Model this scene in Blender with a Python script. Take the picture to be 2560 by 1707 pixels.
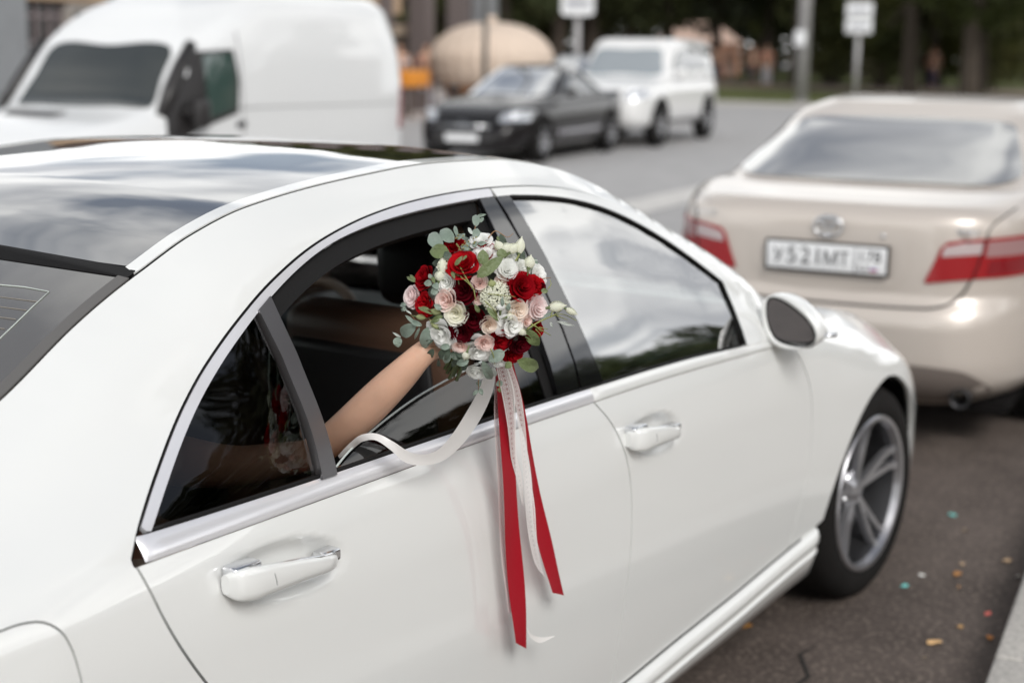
import bpy, bmesh, math, random
import numpy as np
from mathutils import Vector, Matrix, geometry, noise
random.seed(7)
SC = bpy.context.scene
for _o in list(bpy.data.objects):
    bpy.data.objects.remove(_o)
COL = SC.collection
R = math.radians

# ------------------------------------------------------------------ camera
cam_d = bpy.data.cameras.new("camera")
cam = bpy.data.objects.new("camera", cam_d)
COL.objects.link(cam)
CAM_P = Vector((-4.33780, -2.55295, 1.72042))
_yaw, _pit, _rol = 0.960751, 0.197748, 0.010103
_f = Vector((math.sin(_yaw) * math.cos(_pit), math.cos(_yaw) * math.cos(_pit), -math.sin(_pit)))
_r = Vector((math.cos(_yaw), -math.sin(_yaw), 0))
_u = _r.cross(_f)
_r2 = _r * math.cos(_rol) + _u * math.sin(_rol)
_u2 = -_r * math.sin(_rol) + _u * math.cos(_rol)
_M = Matrix((_r2, _u2, -_f)).transposed().to_4x4()
_M.translation = CAM_P
cam.matrix_world = _M
cam_d.sensor_width = 36.0
cam_d.lens = 3700.51 / 2560 * 36
cam_d.clip_start, cam_d.clip_end = 0.05, 1500
cam_d.dof.use_dof = True
cam_d.dof.focus_distance = 2.62
cam_d.dof.aperture_fstop = 2.25
SC.camera = cam

# ------------------------------------------------------------------ light
SUN_EL, SUN_AZ = R(39), R(234)          # azimuth measured from +X towards +Y, where the sun stands
world = bpy.data.worlds.new("World")
SC.world = world
world.use_nodes = True
wn, wl = world.node_tree.nodes, world.node_tree.links
wn.clear()
wo = wn.new("ShaderNodeOutputWorld")
bg = wn.new("ShaderNodeBackground")
sky = wn.new("ShaderNodeTexSky")
sky.sky_type = 'NISHITA'
sky.sun_disc = False
sky.sun_elevation = SUN_EL
sky.sun_rotation = R(90) - SUN_AZ
sky.air_density, sky.dust_density, sky.ozone_density = 1.0, 3.0, 1.0
bg.inputs["Strength"].default_value = 0.10
CLOUD_SEED = 8.8
tc = wn.new("ShaderNodeTexCoord")
# clouds lie on a flat layer: direction / (z + small) gives their perspective
sep = wn.new("ShaderNodeSeparateXYZ")
wl.new(tc.outputs['Generated'], sep.inputs[0])
mx = wn.new("ShaderNodeMath"); mx.operation = 'MAXIMUM'; mx.inputs[1].default_value = 0.0
wl.new(sep.outputs['Z'], mx.inputs[0])
ad = wn.new("ShaderNodeMath"); ad.operation = 'ADD'; ad.inputs[1].default_value = 0.16
wl.new(mx.outputs[0], ad.inputs[0])
dx = wn.new("ShaderNodeMath"); dx.operation = 'DIVIDE'
dy = wn.new("ShaderNodeMath"); dy.operation = 'DIVIDE'
wl.new(sep.outputs['X'], dx.inputs[0]); wl.new(ad.outputs[0], dx.inputs[1])
wl.new(sep.outputs['Y'], dy.inputs[0]); wl.new(ad.outputs[0], dy.inputs[1])
cb = wn.new("ShaderNodeCombineXYZ")
wl.new(dx.outputs[0], cb.inputs['X']); wl.new(dy.outputs[0], cb.inputs['Y'])
cb.inputs['Z'].default_value = CLOUD_SEED
n1 = wn.new("ShaderNodeTexNoise")
n1.inputs['Scale'].default_value = 1.5; n1.inputs['Detail'].default_value = 9
n1.inputs['Roughness'].default_value = 0.52; n1.inputs['Distortion'].default_value = 0.25
wl.new(cb.outputs[0], n1.inputs['Vector'])
cr = wn.new("ShaderNodeValToRGB")
cr.color_ramp.elements[0].position = 0.40; cr.color_ramp.elements[0].color = (.22, .22, .22, 1)
cr.color_ramp.elements[1].position = 0.53; cr.color_ramp.elements[1].color = (1, 1, 1, 1)
cv = wn.new("ShaderNodeMath"); cv.operation = 'MULTIPLY_ADD'; cv.inputs[1].default_value = -0.20; cv.inputs[2].default_value = 0.10
wl.new(mx.outputs[0], cv.inputs[0])
cs = wn.new("ShaderNodeMath"); cs.operation = 'ADD'
wl.new(n1.outputs['Fac'], cs.inputs[0]); wl.new(cv.outputs[0], cs.inputs[1])
wl.new(cs.outputs[0], cr.inputs[0])
n2 = wn.new("ShaderNodeTexNoise")
n2.inputs['Scale'].default_value = 1.7; n2.inputs['Detail'].default_value = 6
wl.new(cb.outputs[0], n2.inputs['Vector'])
cc = wn.new("ShaderNodeValToRGB")
cc.color_ramp.elements[0].position = 0.35; cc.color_ramp.elements[0].color = (7.0, 7.2, 7.6, 1)
cc.color_ramp.elements[1].position = 0.62; cc.color_ramp.elements[1].color = (16.5, 16.5, 16.2, 1)
wl.new(n2.outputs['Fac'], cc.inputs[0])
mxc = wn.new("ShaderNodeMix"); mxc.data_type = 'RGBA'
wl.new(cr.outputs['Color'], mxc.inputs['Factor'])
wl.new(sky.outputs['Color'], mxc.inputs['A'])
kz = wn.new("ShaderNodeMath"); kz.operation = 'MULTIPLY_ADD'; kz.inputs[1].default_value = -1.45; kz.inputs[2].default_value = 1.82
wl.new(mx.outputs[0], kz.inputs[0])
vm = wn.new("ShaderNodeVectorMath"); vm.operation = 'SCALE'
wl.new(cc.outputs['Color'], vm.inputs[0]); wl.new(kz.outputs[0], vm.inputs['Scale'])
wl.new(vm.outputs[0], mxc.inputs['B'])
wl.new(mxc.outputs['Result'], bg.inputs['Color'])
wl.new(bg.outputs[0], wo.inputs['Surface'])

sun_d = bpy.data.lights.new("sun", 'SUN')
sun_d.energy = 2.3
sun_d.angle = R(24)
sun_d.color = (1.0, 0.985, 0.96)
sun = bpy.data.objects.new("sun", sun_d)
COL.objects.link(sun)
_sd = Vector((math.cos(SUN_AZ) * math.cos(SUN_EL), math.sin(SUN_AZ) * math.cos(SUN_EL), math.sin(SUN_EL)))
sun.rotation_euler = _sd.to_track_quat('Z', 'Y').to_euler()
sun.location = (0, 0, 30)

SC.view_settings.view_transform = 'Standard'
SC.view_settings.look = 'None'
SC.view_settings.exposure = -0.17
SC.view_settings.gamma = 1.0
SC.view_settings.use_curve_mapping = False
SC.render.engine = 'CYCLES'
SC.cycles.use_denoising = True
SC.cycles.max_bounces = 12
SC.cycles.diffuse_bounces = 7
SC.cycles.transparent_max_bounces = 24
SC.cycles.glossy_bounces = 5
SC.cycles.transmission_bounces = 6
SC.cycles.caustics_reflective = False
SC.cycles.caustics_refractive = False
SC.cycles.sample_clamp_indirect = 6.0
SC.cycles.use_adaptive_sampling = True
SC.cycles.adaptive_threshold = 0.01

# ------------------------------------------------------------------ helpers
MATS = {}
def _mat(name):
    m = bpy.data.materials.new(name)
    m.use_nodes = True
    MATS[name] = m
    return m, m.node_tree.nodes, m.node_tree.links
def pmat(name, col, rough=0.5, metal=0.0, coat=0.0, spec=0.5, var=0.0, vscale=8.0, bump=0.0, bscale=60.0,
         sheen=0.0, emit=0.0, col2=None, sub=0.0, two=None, coords='Object', trans=0.0, coatr=0.03):
    m, n, l = _mat(name)
    p = n['Principled BSDF']
    p.inputs['Base Color'].default_value = (*col, 1)
    p.inputs['Roughness'].default_value = rough
    p.inputs['Metallic'].default_value = metal
    p.inputs['Specular IOR Level'].default_value = spec
    p.inputs['Coat Weight'].default_value = coat
    p.inputs['Coat Roughness'].default_value = coatr
    p.inputs['Sheen Weight'].default_value = sheen
    if sub:
        p.inputs['Subsurface Weight'].default_value = sub
        p.inputs['Subsurface Radius'].default_value = (0.9, 0.4, 0.25)
        p.inputs['Subsurface Scale'].default_value = 0.01
    if emit:
        p.inputs['Emission Color'].default_value = (*col, 1)
        p.inputs['Emission Strength'].default_value = emit
    if var or bump or col2:
        t = n.new("ShaderNodeTexCoord")
        nz = n.new("ShaderNodeTexNoise")
        nz.inputs['Scale'].default_value = vscale
        nz.inputs['Detail'].default_value = 6
        l.new(t.outputs[coords], nz.inputs['Vector'])
        mixn = n.new("ShaderNodeMix"); mixn.data_type = 'RGBA'
        mr = n.new("ShaderNodeMapRange")
        mr.inputs['From Min'].default_value = 0.3; mr.inputs['From Max'].default_value = 0.7
        l.new(nz.outputs['Fac'], mr.inputs['Value'])
        l.new(mr.outputs['Result'], mixn.inputs['Factor'])
        c2 = col2 if col2 else tuple(c * (1 + var) for c in col)
        c1 = col if col2 else tuple(c * (1 - var) for c in col)
        mixn.inputs['A'].default_value = (*c1, 1); mixn.inputs['B'].default_value = (*c2, 1)
        l.new(mixn.outputs['Result'], p.inputs['Base Color'])
        if bump:
            nb = n.new("ShaderNodeTexNoise"); nb.inputs['Scale'].default_value = bscale; nb.inputs['Detail'].default_value = 4
            l.new(t.outputs[coords], nb.inputs['Vector'])
            bp_ = n.new("ShaderNodeBump"); bp_.inputs['Strength'].default_value = bump
            bp_.inputs['Distance'].default_value = 0.01
            l.new(nb.outputs['Fac'], bp_.inputs['Height'])
            l.new(bp_.outputs['Normal'], p.inputs['Normal'])
    if trans:
        # thin petal or leaf: part of the light passes through
        tr = n.new("ShaderNodeBsdfTranslucent")
        ms = n.new("ShaderNodeMixShader"); ms.inputs[0].default_value = trans
        src = p.inputs['Base Color'].links[0].from_socket if p.inputs['Base Color'].links else None
        if src: l.new(src, tr.inputs['Color'])
        else: tr.inputs['Color'].default_value = (*col, 1)
        l.new(p.outputs[0], ms.inputs[1]); l.new(tr.outputs[0], ms.inputs[2])
        l.new(ms.outputs[0], n['Material Output'].inputs['Surface'])
    return m
def glassmat(name, tint, ior=1.5, rough=0.0, refl=(1, 1, 1), floor=0.0):
    m, n, l = _mat(name)
    n.remove(n['Principled BSDF'])
    t = n.new("ShaderNodeBsdfTransparent"); t.inputs[0].default_value = (*tint, 1)
    g = n.new("ShaderNodeBsdfGlossy"); g.inputs['Roughness'].default_value = rough; g.inputs['Color'].default_value = (*refl, 1)
    f = n.new("ShaderNodeFresnel"); f.inputs['IOR'].default_value = ior
    ms = n.new("ShaderNodeMixShader")
    src = f.outputs[0]
    if floor:
        a = n.new("ShaderNodeMath"); a.operation = 'MAXIMUM'; a.inputs[1].default_value = floor
        l.new(src, a.inputs[0]); src = a.outputs[0]
    l.new(src, ms.inputs[0])
    l.new(t.outputs[0], ms.inputs[1]); l.new(g.outputs[0], ms.inputs[2])
    l.new(ms.outputs[0], n['Material Output'].inputs['Surface'])
    return m
def meshobj(name, verts, faces, mat=None, parent=None, smooth=True, loc=None, mats=None, midx=None, normals=None):
    me = bpy.data.meshes.new(name)
    me.from_pydata([tuple(map(float, v)) for v in verts], [], [tuple(f) for f in faces])
    if mats:
        for m in mats: me.materials.append(m)
        if midx: me.polygons.foreach_set('material_index', midx)
    elif mat: me.materials.append(mat)
    if smooth: me.polygons.foreach_set('use_smooth', [True] * len(me.polygons))
    me.update()
    if normals is not None:
        me.normals_split_custom_set_from_vertices([tuple(map(float, v)) for v in normals])
    o = bpy.data.objects.new(name, me)
    COL.objects.link(o)
    if parent is not None: o.parent = parent
    if loc is not None: o.location = loc
    return o
def tag(o, label=None, cat=None, group=None, kind=None):
    if label: o['label'] = label
    if cat: o['category'] = cat
    if group: o['group'] = group
    if kind: o['kind'] = kind
    return o
def empty(name, loc=(0, 0, 0), rz=0.0, label=None, cat=None, group=None, parent=None):
    o = bpy.data.objects.new(name, None)
    o.empty_display_size = 0.1
    COL.objects.link(o)
    o.location = loc; o.rotation_euler = (0, 0, rz)
    if parent is not None: o.parent = parent
    return tag(o, label, cat, group)
class MB:
    """collects simple shapes into one mesh"""
    def __init__(s): s.v = []; s.f = []
    def add(s, v, f):
        b = len(s.v); s.v += [tuple(map(float, q)) for q in v]; s.f += [tuple(i + b for i in q) for q in f]; return s
    def box(s, x0, x1, y0, y1, z0, z1, bev=0.0):
        if bev <= 0:
            v = [(x, y, z) for z in (z0, z1) for y in (y0, y1) for x in (x0, x1)]
            return s.add(v, [(0, 2, 3, 1), (4, 5, 7, 6), (0, 1, 5, 4), (2, 6, 7, 3), (0, 4, 6, 2), (1, 3, 7, 5)])
        bm = bmesh.new(); bmesh.ops.create_cube(bm, size=1)
        for q in bm.verts: q.co = Vector(((x0 + x1) / 2 + q.co.x * (x1 - x0), (y0 + y1) / 2 + q.co.y * (y1 - y0), (z0 + z1) / 2 + q.co.z * (z1 - z0)))
        bmesh.ops.bevel(bm, geom=bm.edges[:], offset=bev, segments=3, affect='EDGES', profile=0.5)
        bm.verts.index_update()
        s.add([q.co[:] for q in bm.verts], [[q.index for q in f.verts] for f in bm.faces]); bm.free(); return s
    def tube(s, pts, rad, n=8, cap=True, closed=False):
        pts = [Vector(p) for p in pts]; k = len(pts)
        rad = rad if hasattr(rad, '__len__') else [rad] * k
        v = []; prev = None
        for i, p in enumerate(pts):
            if closed: t = pts[(i + 1) % k] - pts[i - 1]
            else: t = pts[min(i + 1, k - 1)] - pts[max(i - 1, 0)]
            t.normalize()
            a = prev if prev is not None else (Vector((0, 0, 1)) if abs(t.z) < .9 else Vector((1, 0, 0)))
            a = (a - t * a.dot(t)).normalized(); b = t.cross(a); prev = a
            for j in range(n):
                an = 2 * math.pi * j / n
                v.append(p + (a * math.cos(an) + b * math.sin(an)) * rad[i])
        f = []
        for i in range(k if closed else k - 1):
            for j in range(n):
                i2 = (i + 1) % k
                f.append((i * n + j, i * n + (j + 1) % n, i2 * n + (j + 1) % n, i2 * n + j))
        if cap and not closed:
            f.append(tuple(reversed(range(n)))); f.append(tuple(range((k - 1) * n, k * n)))
        return s.add(v, f)
    def lathe(s, prof, n=32, axis='z', c=(0, 0, 0)):
        v = []
        for (r_, h_) in prof:
            for j in range(n):
                a = 2 * math.pi * j / n; ca, sa = math.cos(a) * r_, math.sin(a) * r_
                q = (ca, sa, h_) if axis == 'z' else ((ca, h_, sa) if axis == 'y' else (h_, ca, sa))
                v.append((q[0] + c[0], q[1] + c[1], q[2] + c[2]))
        f = [(i * n + j, i * n + (j + 1) % n, (i + 1) * n + (j + 1) % n, (i + 1) * n + j) for i in range(len(prof) - 1) for j in range(n)]
        return s.add(v, f)
    def prism(s, poly, z0, z1):
        n = len(poly)
        v = [(x, y, z0) for x, y in poly] + [(x, y, z1) for x, y in poly]
        return s.add(v, [tuple(reversed(range(n))), tuple(range(n, 2 * n))] + [(i, (i + 1) % n, n + (i + 1) % n, n + i) for i in range(n)])
    def map(s, fn):
        s.v = [tuple(fn(*q)) for q in s.v]; return s
    def build(s, name, mat, parent=None, smooth=True, loc=None, sharp=None):
        o = meshobj(name, s.v, s.f, mat, parent, smooth, loc)
        if sharp is not None and smooth:
            try: o.data.set_sharp_from_angle(angle=sharp)
            except Exception: pass
        return o
SH = R(35)
def inpoly(P, poly):
    P = np.asarray(P); x, y = P[:, 0], P[:, 1]; r_ = np.zeros(len(P), bool)
    q = np.asarray(poly); j = len(q) - 1
    for i in range(len(q)):
        xi, yi = q[i]; xj, yj = q[j]
        c = ((yi > y) != (yj > y))
        with np.errstate(all='ignore'):
            r_ ^= c & (x < (xj - xi) * (y - yi) / ((yj - yi) if yj != yi else 1e-12) + xi)
        j = i
    return r_
def catmull(pts, step=0.02, closed=False, smooth=0):
    P = np.asarray(pts, float)
    for _ in range(smooth):
        Q = P.copy(); Q[1:-1] = (P[:-2] + 2 * P[1:-1] + P[2:]) / 4; P = Q
    out = []
    n = len(P)
    for i in range(n if closed else n - 1):
        p1, p2 = P[i], P[(i + 1) % n]
        p0 = P[i - 1] if (closed or i > 0) else 2 * p1 - p2
        p3 = P[(i + 2) % n] if (closed or i + 2 < n) else 2 * p2 - p1
        L = np.linalg.norm(p2 - p1); k = max(1, int(math.ceil(L / step)))
        d1 = max(np.linalg.norm(p1 - p0), 1e-6) ** .5; d2 = max(L, 1e-6) ** .5; d3 = max(np.linalg.norm(p3 - p2), 1e-6) ** .5
        m1 = (p1 - p0) / d1 - (p2 - p0) / (d1 + d2) + (p2 - p1) / d2
        m2 = (p2 - p1) / d2 - (p3 - p1) / (d2 + d3) + (p3 - p2) / d3
        m1 *= d2; m2 *= d2
        for j in range(k):
            t = j / k
            out.append((2 * t**3 - 3 * t**2 + 1) * p1 + (t**3 - 2 * t**2 + t) * m1 + (-2 * t**3 + 3 * t**2) * p2 + (t**3 - t**2) * m2)
    if not closed: out.append(P[-1])
    return [tuple(map(float, q)) for q in out]
def lin(pts, step=0.03):
    out = []
    for a, b in zip(pts[:-1], pts[1:]):
        L = math.dist(a, b); k = max(1, int(math.ceil(L / step)))
        for j in range(k): out.append(tuple(a[i] + (b[i] - a[i]) * j / k for i in range(len(a))))
    out.append(tuple(pts[-1])); return out
def patch(name, outline, fn, mat, parent, holes=(), step=0.03, off=0.0, flange=0.012, flip=False, nrm_mat=None, backside=0.0):
    """a sheet cut out of the surface fn(u,v)->xyz along an outline, with folded-in edges"""
    def clean(poly):
        o = []
        for q in poly:
            if not o or math.dist(q, o[-1]) > 1e-4: o.append(q)
        if math.dist(o[0], o[-1]) < 1e-4: o.pop()
        return o
    loops = [clean(outline)] + [clean(h) for h in holes]
    ar = np.array(loops[0]); lo, hi = ar.min(0), ar.max(0)
    nu, nv = int((hi[0] - lo[0]) / step) + 1, int((hi[1] - lo[1]) / step) + 1
    G = np.array([(lo[0] + (i + .5 + .13 * (j % 2)) * step, lo[1] + (j + .5) * step) for i in range(nu) for j in range(nv)])
    if len(G):
        k = inpoly(G, loops[0])
        for h in loops[1:]: k &= ~inpoly(G, h)
        G = G[k]
    allb = np.array([q for L in loops for q in L])
    if len(G):
        d = np.full(len(G), 9.)
        for c in range(0, len(allb), 400):
            d = np.minimum(d, np.sqrt(((G[:, None, :] - allb[None, c:c + 400]) ** 2).sum(-1)).min(1))
        G = G[d > step * .45]
    V = [Vector(q) for q in allb] + [Vector(q) for q in G]
    E = []; b = 0
    for L in loops:
        E += [(b + i, b + (i + 1) % len(L)) for i in range(len(L))]; b += len(L)
    vo, eo, fo, ov, oe, of = geometry.delaunay_2d_cdt(V, E, [], 0, 1e-6)
    vo = np.array([tuple(q) for q in vo]); fo = [f for f in fo if len(f) == 3]
    cen = np.array([(vo[f[0]] + vo[f[1]] + vo[f[2]]) / 3 for f in fo])
    k = inpoly(cen, loops[0])
    for h in loops[1:]: k &= ~inpoly(cen, h)
    fo = [fo[i] for i in np.nonzero(k)[0]]
    e = 1e-3
    def P(uv): return fn(uv[:, 0], uv[:, 1])
    def N(uv):
        du = P(uv + (e, 0)) - P(uv - (e, 0)); dv = P(uv + (0, e)) - P(uv - (0, e))
        n_ = np.cross(du, dv); n_ /= np.linalg.norm(n_, axis=1, keepdims=True) + 1e-12
        return -n_ if flip else n_
    X = P(vo); Nn = N(vo); X = X + Nn * off
    verts = list(X); norms = list(Nn); faces = []
    for f in fo:
        a, b_, c = (X[i] for i in f)
        faces.append(tuple(f) if np.dot(np.cross(b_ - a, c - a), Nn[f[0]]) > 0 else tuple(reversed(f)))
    if flange:
        for L in loops:
            A = np.array(L); Xa = P(A); Na = N(A); Xa = Xa + Na * off; n_ = len(L); b0 = len(verts)
            tang = np.roll(Xa, -1, 0) - np.roll(Xa, 1, 0); tang /= np.linalg.norm(tang, axis=1, keepdims=True) + 1e-12
            ar_ = float((A[:, 0] * np.roll(A[:, 1], -1) - np.roll(A[:, 0], -1) * A[:, 1]).sum())
            sg = (1 if ar_ > 0 else -1) * (-1 if flip else 1) * (1 if L is loops[0] else -1)
            out = np.cross(tang, Na if not flip else -Na) * (1 if ar_ > 0 else -1) * (1 if L is loops[0] else -1)
            verts += list(Xa) + list(Xa - Na * flange); norms += list(out) + list(out)
            for i in range(n_):
                j = (i + 1) % n_
                q4 = (b0 + i, b0 + j, b0 + n_ + j, b0 + n_ + i)
                g_ = np.cross(verts[q4[1]] - verts[q4[0]], verts[q4[3]] - verts[q4[0]])
                faces.append(q4 if np.dot(g_, out[i]) > 0 else tuple(reversed(q4)))
    return meshobj(name, verts, faces, mat, parent, True, normals=norms)
# ------------------------------------------------------------------ skin of the white saloon
def slopes(h,d):
    m=np.zeros(d.shape[:-1]+(d.shape[-1]+1,))
    a,b=d[...,:-1],d[...,1:];w1=2*h[...,1:]+h[...,:-1];w2=h[...,1:]+2*h[...,:-1]
    ok=a*b>0
    with np.errstate(all='ignore'):
        mm=np.where(ok,(w1+w2)/(w1/np.where(ok,a,1)+w2/np.where(ok,b,1)),0)
    m[...,1:-1]=mm;m[...,0]=d[...,0];m[...,-1]=d[...,-1]
    return m
def herm(xs,ys,x):
    """monotone cubic; xs, ys of shape (...,k), x of shape (...)"""
    xs=np.asarray(xs,float);ys=np.asarray(ys,float);x=np.asarray(x,float)
    if xs.ndim==1 and x.ndim>0:
        xs=np.broadcast_to(xs,x.shape+xs.shape);ys=np.broadcast_to(ys,x.shape+(ys.shape[-1],))
    h=np.diff(xs);d=np.diff(ys)/h;m=slopes(h,d)
    i=np.clip((xs<=x[...,None]).sum(-1)-1,0,xs.shape[-1]-2)[...,None]
    g=lambda a,k=0:np.take_along_axis(a,i+k,-1)[...,0]
    x0,y0,y1,m0,m1,hh=g(xs),g(ys),g(ys,1),g(m),g(m,1),g(h)
    t=(x-x0)/hh
    o=(2*t**3-3*t**2+1)*y0+(t**3-2*t**2+t)*hh*m0+(-2*t**3+3*t**2)*y1+(t**3-t**2)*hh*m1
    return np.where(t<0,y0+m0*(x-x0),np.where(t>1,y1+m1*(x-x0-hh),o))
K_YD=((-4.3,-3.9,-3.6,-3.3,-2.97,-2.65,-2.3,-1.9,-1.6,-1.3,-1.05,-.8,-.6,-.3,0,.3,.6,.85),
      (.55,.63,.66,.655,.628,.59,.595,.60,.602,.632,.69,.765,.80,.79,.77,.73,.62,.40))
K_ZD=((-4.3,-4.0,-3.7,-3.42,-3.2,-2.97,-2.81,-2.643,-2.527,-2.393,-2.08,-1.86,-1.62,-1.49,-1.396,-1.273,-1.153,-1.035,-.961,-.851,-.728,-.629,-.45,-.2,0,.25,.45,.65,.85),
      (.90,.975,1.00,1.02,1.07,1.172,1.258,1.334,1.385,1.423,1.46,1.472,1.467,1.452,1.434,1.395,1.341,1.282,1.243,1.184,1.113,1.045,.985,.948,.915,.85,.77,.62,.42))
K_W=((-4.3,-4.1,-3.8,-3.3,-2.9,-1.6,-.6,-.1,.2,.45,.65,.85),(.70,.80,.885,.93,.938,.940,.936,.945,.935,.88,.79,.50))
K_YB=((-4.3,-4.1,-3.6,-3.2,-2.95,-2.5,-.9,-.6,0,.3,.6,.85),(.62,.72,.83,.875,.90,.908,.905,.895,.86,.84,.74,.47))
K_ZB=((-4.3,-3.7,-3.2,-2.9,-.85,-.7,-.4,0,.3,.6,.85),(.84,.93,.96,.965,.963,.955,.92,.85,.76,.58,.38))
def yd(x):return herm(*K_YD,x)
def zd(x):return herm(*K_ZD,x)
def H(x,z):
    """half width of the white saloon's side skin at (x,z)"""
    x,z=np.broadcast_arrays(np.asarray(x,float),np.asarray(z,float))
    w=herm(*K_W,x);yb=herm(*K_YB,x);zb=herm(*K_ZB,x);a=yd(x);b=np.maximum(zd(x),zb+.02)
    L=b-zb;k=zb/.965
    Z=np.stack([.10+0*x,.20+0*x,.30*k,.42*k,.62*k,.78*k,.90*k,zb,zb+.5*L,zb+.89*L,b],-1)
    dy=a-yb
    Y=np.stack([w-.07,w-.035,w-.018,w-.008,w,w-.001,w-.012*(w>0)+0*x,yb,yb+.42*dy,yb+.78*dy,a],-1)
    Y[...,6]=np.minimum(Y[...,6],(w+yb)/2+.012)
    return herm(Z,Y,z)
def dome(x):
    return .035*np.clip((x+4.3)/.6,0,1)
def T(x,y):
    """height of the top skin (roof, screens, bonnet, boot) at (x,y)"""
    x,y=np.broadcast_arrays(np.asarray(x,float),np.asarray(y,float))
    b=np.abs(y)/yd(x)
    return zd(x)+.022*(1-b**2)
# ------------------------------------------------------------------ materials
WHITE = pmat('white_paint', (0.79, 0.80, 0.785), 0.36, coat=1.0, coatr=0.015)
WHITE.node_tree.nodes['Principled BSDF'].inputs['Coat IOR'].default_value = 1.75
CHROME = pmat('bright_trim', (0.80, 0.80, 0.83), 0.22, metal=.35, coat=.6)
SATIN = pmat('satin_grey_metal', (0.17, 0.165, 0.17), 0.33, metal=0.75, bump=0.04, bscale=300)
GLOSSBLACK = pmat('gloss_black', (0.006, 0.006, 0.007), 0.05, coat=1.0, spec=0.6)
RUBBER = pmat('black_rubber', (0.010, 0.0095, 0.0095), 0.6, spec=0.2, bump=0.1, bscale=400)
UNDER = pmat('dark_underbody', (0.010, 0.009, 0.009), 0.9, spec=.1)
ROOFGLASS = pmat('roof_glass', (0.008, 0.009, 0.012), 0.02, coat=1.0, spec=1.0)
ROOFGLASS.node_tree.nodes['Principled BSDF'].inputs['IOR'].default_value = 2.4
FRONTGLASS = glassmat('mirrored_side_glass', (0.40, 0.48, 0.46), 6.0, refl=(1, 1, 1))
TINTGLASS = glassmat('tinted_rear_glass', (0.17, 0.165, 0.16), 1.6)
CLEARGLASS = glassmat('clear_glass', (0.62, 0.68, 0.66), 1.5)
REARGLASS = pmat('rear_screen_glass', (0.10, 0.095, 0.088), 0.06, coat=1.0, spec=0.6)
LEATHER = pmat('tan_leather', (0.33, 0.21, 0.14), 0.5, var=0.12, vscale=20, bump=0.15, bscale=250)
DARKLEATHER = pmat('dark_brown_leather', (0.10, 0.055, 0.036), 0.42, bump=0.15, bscale=250)
BLACKPL = pmat('black_plastic', (0.012, 0.012, 0.013), 0.45)
TYRE = pmat('tyre_rubber', (0.012, 0.011, 0.0105), 0.8, spec=.18, bump=0.25, bscale=90, var=0.2)
RIM = pmat('alloy_silver', (0.46, 0.46, 0.48), 0.28, metal=0.85)
RIMDARK = pmat('alloy_dark', (0.10, 0.10, 0.105), 0.35, metal=0.8)
SILVER = pmat('badge_silver', (0.75, 0.76, 0.78), 0.15, metal=1.0)

# ------------------------------------------------------------------ white saloon (x forward, visible flank at -y, origin under front axle)
car = empty('white_saloon_car', (0, 0, 0), 0, 'white saloon with a bridal bouquet held out of its half open rear window', 'car')
BOWLS = [(-2.650, .872, .155, .056, -.13, .017), (-1.435, .845, .133, .054, -.10, .017)]
def Hb(x, z):
    h = H(x, z)
    for (cx, cz, a, b, t, dpt) in BOWLS:
        u = ((x - cx) * math.cos(t) + (z - cz) * math.sin(t)) / a
        v = (-(x - cx) * math.sin(t) + (z - cz) * math.cos(t)) / b
        q = np.clip(1 - (u * u + v * v), 0, 1)
        h = h - dpt * (q * q * (3 - 2 * q))
    return h
def Sd(s, fn=H): return lambda x, z: np.stack([x, s * fn(x, z), z], -1)
TT = lambda x, y: np.stack([x, y, T(x, y)], -1)
def offs(c, d):
    A = np.asarray(c, float); t = np.gradient(A, axis=0); t /= np.linalg.norm(t, axis=1, keepdims=True) + 1e-12
    return [tuple(q) for q in A + np.stack([-t[:, 1], t[:, 0]], -1) * d]
FO = catmull([(-2.948, .966), (-2.928, .990), (-2.885, 1.020), (-2.815, 1.070), (-2.727, 1.133), (-2.64, 1.194), (-2.55, 1.251), (-2.45, 1.305), (-2.34, 1.349), (-2.20, 1.383), (-2.053, 1.404), (-1.909, 1.414), (-1.732, 1.417), (-1.532, 1.407), (-1.414, 1.389), (-1.293, 1.360), (-1.18, 1.314), (-1.079, 1.258), (-.982, 1.193), (-.882, 1.124), (-.76, 1.04), (-.69, .985)], .02, smooth=1)
FI = catmull([(-2.897, .993), (-2.86, 1.020), (-2.80, 1.062), (-2.734, 1.109), (-2.65, 1.166), (-2.577, 1.215), (-2.504, 1.260), (-2.389, 1.318), (-2.29, 1.350), (-2.172, 1.374), (-2.025, 1.389), (-1.869, 1.396), (-1.792, 1.397)], .02, smooth=1)
FG = catmull([(-1.676, 1.395), (-1.557, 1.387), (-1.44, 1.371), (-1.324, 1.343), (-1.206, 1.301), (-1.099, 1.248), (-.993, 1.185), (-.905, 1.122)], .02, smooth=1)
BL = catmull([(-2.944, .957), (-2.8, .959), (-2.6, .961), (-2.3, .963), (-2.0, .964), (-1.67, .962), (-1.4, .959), (-1.2, .954), (-1.06, .949), (-.92, .944), (-.66, .935)], .03)
BT = catmull([(-2.92, .992), (-2.6, .993), (-2.2, .994), (-1.8, .992), (-1.6, .989), (-1.4, .986), (-1.2, .980), (-1.06, .973), (-.93, .966), (-.80, .960), (-.69, .955)], .03)
def zat(c, x): a = np.array(c); return float(np.interp(x, a[:, 0], a[:, 1]))
def cut(c, x0, x1):
    """part of an x-sorted curve between x0 and x1"""
    return [(x0, zat(c, x0))] + [q for q in c if x0 + .002 < q[0] < x1 - .002] + [(x1, zat(c, x1))]
SEAM_B = catmull([(-1.672, .960), (-1.636, .924), (-1.592, .862), (-1.563, .795), (-1.550, .724), (-1.547, .633), (-1.553, .542), (-1.566, .451), (-1.583, .363), (-1.590, .262)], .02, smooth=1)
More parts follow.
